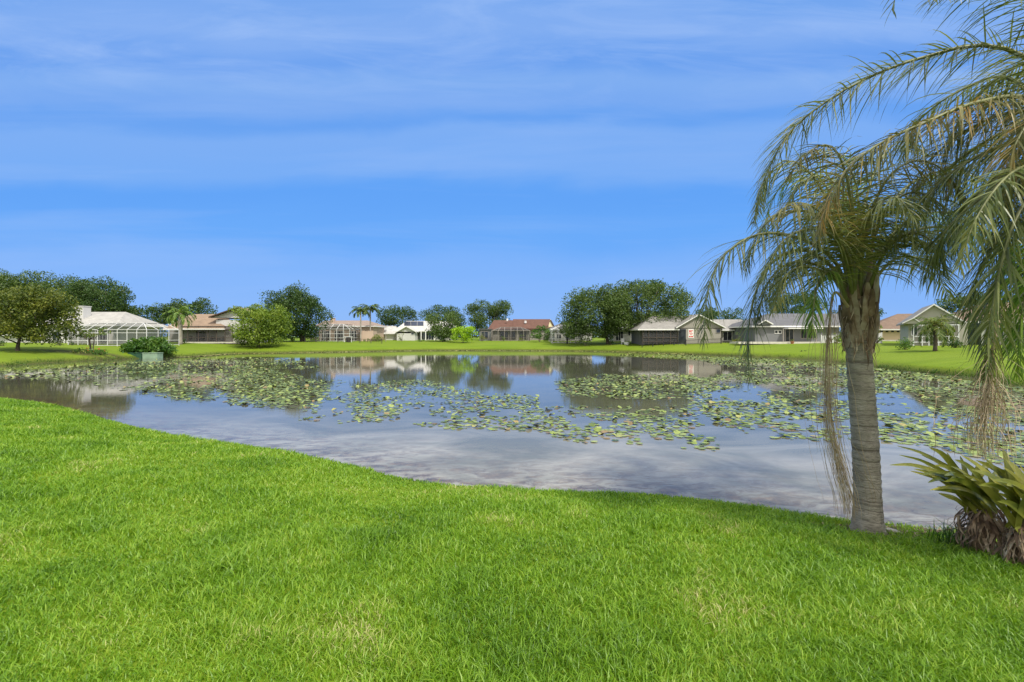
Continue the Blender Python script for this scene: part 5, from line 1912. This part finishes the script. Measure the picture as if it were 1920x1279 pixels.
h.wall(1353, 1410, 617, 7, 'taupe_wall', dy=1.5, name='side_wing')
h.roof(1350, 1416, 618, 1336, 1390, 599, 8, 'roof_grey', dy=1.2)
h.window(1356, 1372, 622, 638, dy=1.5, mull=1, name='sliding_door')
h.window(1380, 1396, 622, 638, dy=1.5, mull=1, name='sliding_door')
# sign on the wall
sg = empty('wall_sign', (h.X(1295.5), h.Y - .03, h.Z(634)), 'white wall sign with red markings on the taupe gable wall', 'sign')
MB().box(h.X(1290.5), h.X(1300.5), h.Y - .05, h.Y - .01, h.Z(634), h.Z(617)).build('sign_board', M['trim'], sg)
mb = MB()
for a, b, c_, d_ in ((1292, 1295, 619, 623.5), (1295.8, 1298.8, 619, 621), (1295.8, 1297.4, 621.6, 623.5), (1292, 1299, 625, 626), (1293, 1298, 627, 628), (1291.6, 1294.8, 630, 632.6), (1295.4, 1299.4, 630, 632.6)):
    mb.box(h.X(a), h.X(b), h.Y - .058, h.Y - .051, h.Z(d_), h.Z(c_))
mb.build('sign_marking', M['red_paint'], sg)

# 8 slate house
h = House('house', 'dark slate-grey house with a paved strip before it, left of the near palm trunk', 74, 1490)
h.wall(1416, 1574, 609, 9, 'slate_wall')
h.roof(1411, 1583, 611, 1440, 1586, 588, 10, 'roof_slate', over=.6)
h.gable(1420, 1448, 609, 1434, 601.5, 4, 'roof_slate', 'slate_wall', dy=-.9, over=.3)
h.window(1453, 1457.5, 620, 625, mull=0)
h.window(1460, 1464.5, 620, 625, mull=0)
h.window(1473, 1487, 618, 640, mull=1, frame='frame_grey', name='entry_door')
h.window(1502, 1512, 618, 634, mull=1, frame='frame_grey')
h.window(1516, 1530, 618, 634, mull=1, frame='frame_grey')
MB().box(h.X(1467), h.X(1531), h.Y - 1.6, h.Y - .01, h.Z(616.8), h.Z(615)).build('patio_awning', M['trim'], h.root)
for px in (1468, 1530):
    MB().box(h.X(px, -1.5), h.X(px, -1.5) + .09, h.Y - 1.55, h.Y - 1.45, h.g - .1, h.Z(616.9, -1.5)).build('awning_post', M['frame_grey'], h.root)
h.box('patio_slab', 1385, 1580, 641.3, 645, -3.0, -.05, 'concrete')
mb = MB()
px_ = P(1483, 0, 70.5)
o = empty('terracotta_pot', (px_.x + .2, 70.5, gz(px_.x, 70.5)), 'brown pot with a small plant in front of the slate house door', 'flower pot')
g_ = gz(px_.x, 70.5)
MB().tube([(px_.x + .2, 70.5, g_), (px_.x + .2, 70.5, g_ + .28), (px_.x + .2, 70.5, g_ + .30), (px_.x + .2, 70.5, g_ + .36)], [.17, .24, .27, .27], 14).build('pot', M['terracotta'], o)
v_, f_ = leaves([(px_.x + .2, 70.5, g_ + .55)], [.28], 500, .14, 90)
np_mesh('pot_plant', v_, f_, M['oak_olive'], o)


def picket_fence(label, Y, px0, px1, h_, mat='frame_white', step=.12, pw=.07, posts=2.2, group=None, rails=(.25, .85), Y1=None):
    Y1 = Y1 or Y
    a = Vector(((px0 - 960) * Y / F, Y, 0))
    b = Vector(((px1 - 960) * Y1 / F, Y1, 0))
    L_ = (b - a).length
    gm = gz((a.x + b.x) / 2, (Y + Y1) / 2)
    root = empty('fence', ((a.x + b.x) / 2, (Y + Y1) / 2, gm), label, 'fence', group)
    np_ = max(1, int(L_ / posts))
    for i_ in range(np_ + 1):
        p_ = a.lerp(b, i_ / np_)
        g_i = gz(p_.x, p_.y)
        MB().box(p_.x - .05, p_.x + .05, p_.y - .05, p_.y + .05, g_i - .2, g_i + h_ + .08).build('post', M[mat], root)
    pk = MB()
    n_ = int(L_ / step)
    for i_ in range(n_):
        p_ = a.lerp(b, (i_ + .5) / n_)
        g_i = gz(p_.x, p_.y) if i_ % 8 == 0 else g_i
        pk.box(p_.x - pw / 2, p_.x + pw / 2, p_.y - .012, p_.y + .012, g_i + .04, g_i + h_)
    pk.build('pickets', M[mat], root)
    rl = MB()
    for f_ in rails:
        for i_ in range(np_):
            p_, q_ = a.lerp(b, i_ / np_), a.lerp(b, (i_ + 1) / np_)
            rl.bar((p_.x, p_.y + .03, gz(p_.x, p_.y) + h_ * f_), (q_.x, q_.y + .03, gz(q_.x, q_.y) + h_ * f_), .05)
    rl.build('rail', M[mat], root)


picket_fence('white picket fence left of the near palm trunk', 70, 1540, 1568, 1.15)
picket_fence('white panel fence just right of the near palm trunk', 66, 1622, 1653, 1.45, pw=.11)
picket_fence('thin black metal fence before the taupe gabled house', 77, 1286, 1352, .95, 'black_metal', step=.16, pw=.02, posts=2.0)
picket_fence('thin black fence along the lawn under the right big oak', 78.5, 1204, 1284, .7, 'black_metal', step=.4, pw=.02, posts=1.5, rails=(.9,))
picket_fence('thin dark fence along the top of the bank before the pinkish house', 90, 572, 716, .8, 'frame_bronze', step=.4, pw=.02, posts=2.0, rails=(.9,))
picket_fence('thin grey fence behind the black post, left of the big oaks', 91, 1036, 1100, .7, 'frame_grey', step=.4, pw=.02, posts=2.0, rails=(.9,))
picket_fence('dark rail fence before the brown pool enclosure', 102, 904, 1010, .8, 'frame_bronze', step=.35, pw=.02, posts=2.0, rails=(.9,))

x_ = (1063.5 - 960) * 90 / F
g_ = gz(x_, 90)
bp_ = empty('bollard', (x_, 90, g_), 'short black post standing alone on the far lawn', 'post')
MB().tube([(x_, 90, g_ - .2), (x_, 90, g_ + 1.0), (x_, 90, g_ + 1.06)], [.14, .14, .10], 10).build('post_shaft', M['black_metal'], bp_)
MB().tube([(x_, 90, g_ + 1.061), (x_, 90, g_ + 1.12), (x_, 90, g_ + 1.17)], [.17, .17, .05], 10).build('post_cap', M['black_metal'], bp_)

# white garden bench and tub under the big oaks
x_ = (1168 - 960) * 86 / F
g_ = gz(x_, 86)
wb = empty('garden_chair', (x_, 86, g_), 'white garden chair between the trunks of the big oaks', 'chair')
MB().box(x_ - .3, x_ + .3, 85.75, 86.25, g_ + .4, g_ + .46).build('seat', M['frame_white'], wb)
MB().box(x_ - .3, x_ + .3, 86.2, 86.27, g_ + .461, g_ + 1.05).build('backrest', M['frame_white'], wb)
for sx in (-.26, .26):
    for sy in (-.22, .22):
        MB().box(x_ + sx - .03, x_ + sx + .03, 86 + sy - .03, 86 + sy + .03, g_ - .1, g_ + .4).build('leg', M['frame_white'], wb)
x_ = (1175 - 960) * 84.5 / F
g_ = gz(x_, 84.5)
o = MB().tube([(x_, 84.5, g_ - .05), (x_, 84.5, g_ + .1), (x_, 84.5, g_ + .45), (x_, 84.5, g_ + .5)], [.34, .4, .5, .52], 14).build('garden_tub', M['frame_white'])
tag(o, 'round white planter tub on the lawn beside the white garden chair', 'planter')

# 9 brown roof building
h = House('garage', 'long tan building with a brown roof and a row of small high windows', 85, 1680, cat='garage')
h.wall(1648, 1716, 616, 8, 'tan_wall')
h.roof(1640, 1732, 617, 1657, 1730, 589, 9, 'roof_brown', over=.7)
for i in range(6):
    a = 1655.5 + i * 8.4
    h.window(a, a + 4.6, 620, 623, mull=0, frame='tan_wall')
h.box('driveway_kerb', 1650, 1720, 637.5, 643, -1.2, -.05, 'concrete')

h.root.rotation_euler.z = R(-25)
# 10 sage house at the right
h = House('house', 'sage green gabled house with white trim and a white framed screen porch', 54, 1800)
h.wall(1701, 1800, 606, 9, 'sage_wall', dy=1)
h.gable(1693, 1795, 608, 1744, 571.5, 9, 'roof_grey', 'sage_wall', dy=1, over=.5, pyer=606)
h.roof(1745, 1990, 603, 1740, 1960, 571, 12, 'roof_brown', dy=2.5, over=.5)
h.wall(1800, 1985, 602, 9, 'sage_wall', dy=3, name='main_wall')
h.gable(1704, 1738, 606, 1724, 596, 1.5, 'roof_grey', 'sage_wall', dy=-.2, over=.2, th=.1)
mb = MB()
for px in (1722, 1737, 1748.5, 1765, 1782, 1798):
    mb.bar((h.X(px), h.Y, h.g - .1), (h.X(px), h.Y, h.Z(609)), .10)
for py in (609, 631, 642):
    mb.bar((h.X(1721), h.Y - .005, h.Z(py)), (h.X(1799), h.Y - .005, h.Z(py)), .10)
pf = mb.build('porch_frame', M['frame_white'], h.root)
mb = MB()
mb.face([(h.X(1722), h.Y, h.g), (h.X(1798), h.Y, h.g), (h.X(1798), h.Y, h.Z(609)), (h.X(1722), h.Y, h.Z(609))])
mb.build('screen_mesh', M['screen'], pf)
h.window(1760, 1778, 612, 640, dy=1, mull=1, name='sliding_door')
h.window(1707, 1716, 613, 628, dy=1, mull=0)
for a in (1815, 1850, 1890):
    h.window(a, a + 16, 610, 634, dy=3, mull=1)
MB().box(h.X(1812, 2), h.X(1818, 2), h.Y + 2.7, h.Y + 2.8, h.g, h.Z(606, 2)).build('porch_post', M['trim'], h.root)

h.root.rotation_euler.z = R(-34)
h.root.scale = (0.86, 1, 1)
# green boxes at the foot of the bush
for px0, px1, mt, lab in ((240, 265, 'box_dark', 'dark green utility box at the foot of the big bush'), (267, 295, 'box_pale', 'pale green utility box beside the dark green one')):
    Yb = 55.2
    x0, x1 = (px0 - 960) * Yb / F, (px1 - 960) * Yb / F
    g_ = min(gz(x0, Yb), gz(x1, Yb), .1)
    zt_ = EYE - (661.5 - HZ) * Yb / F
    root = empty('utility_box', ((x0 + x1) / 2, Yb, g_), lab, 'box', 'green boxes by the bush')
    MB().box(x0, x1, Yb, Yb + .9, g_ - .3, zt_ - .08).build('cabinet', M[mt], root)
    MB().box(x0 - .04, x1 + .04, Yb - .04, Yb + .94, zt_ - .079, zt_).build('lid', M[mt], root)
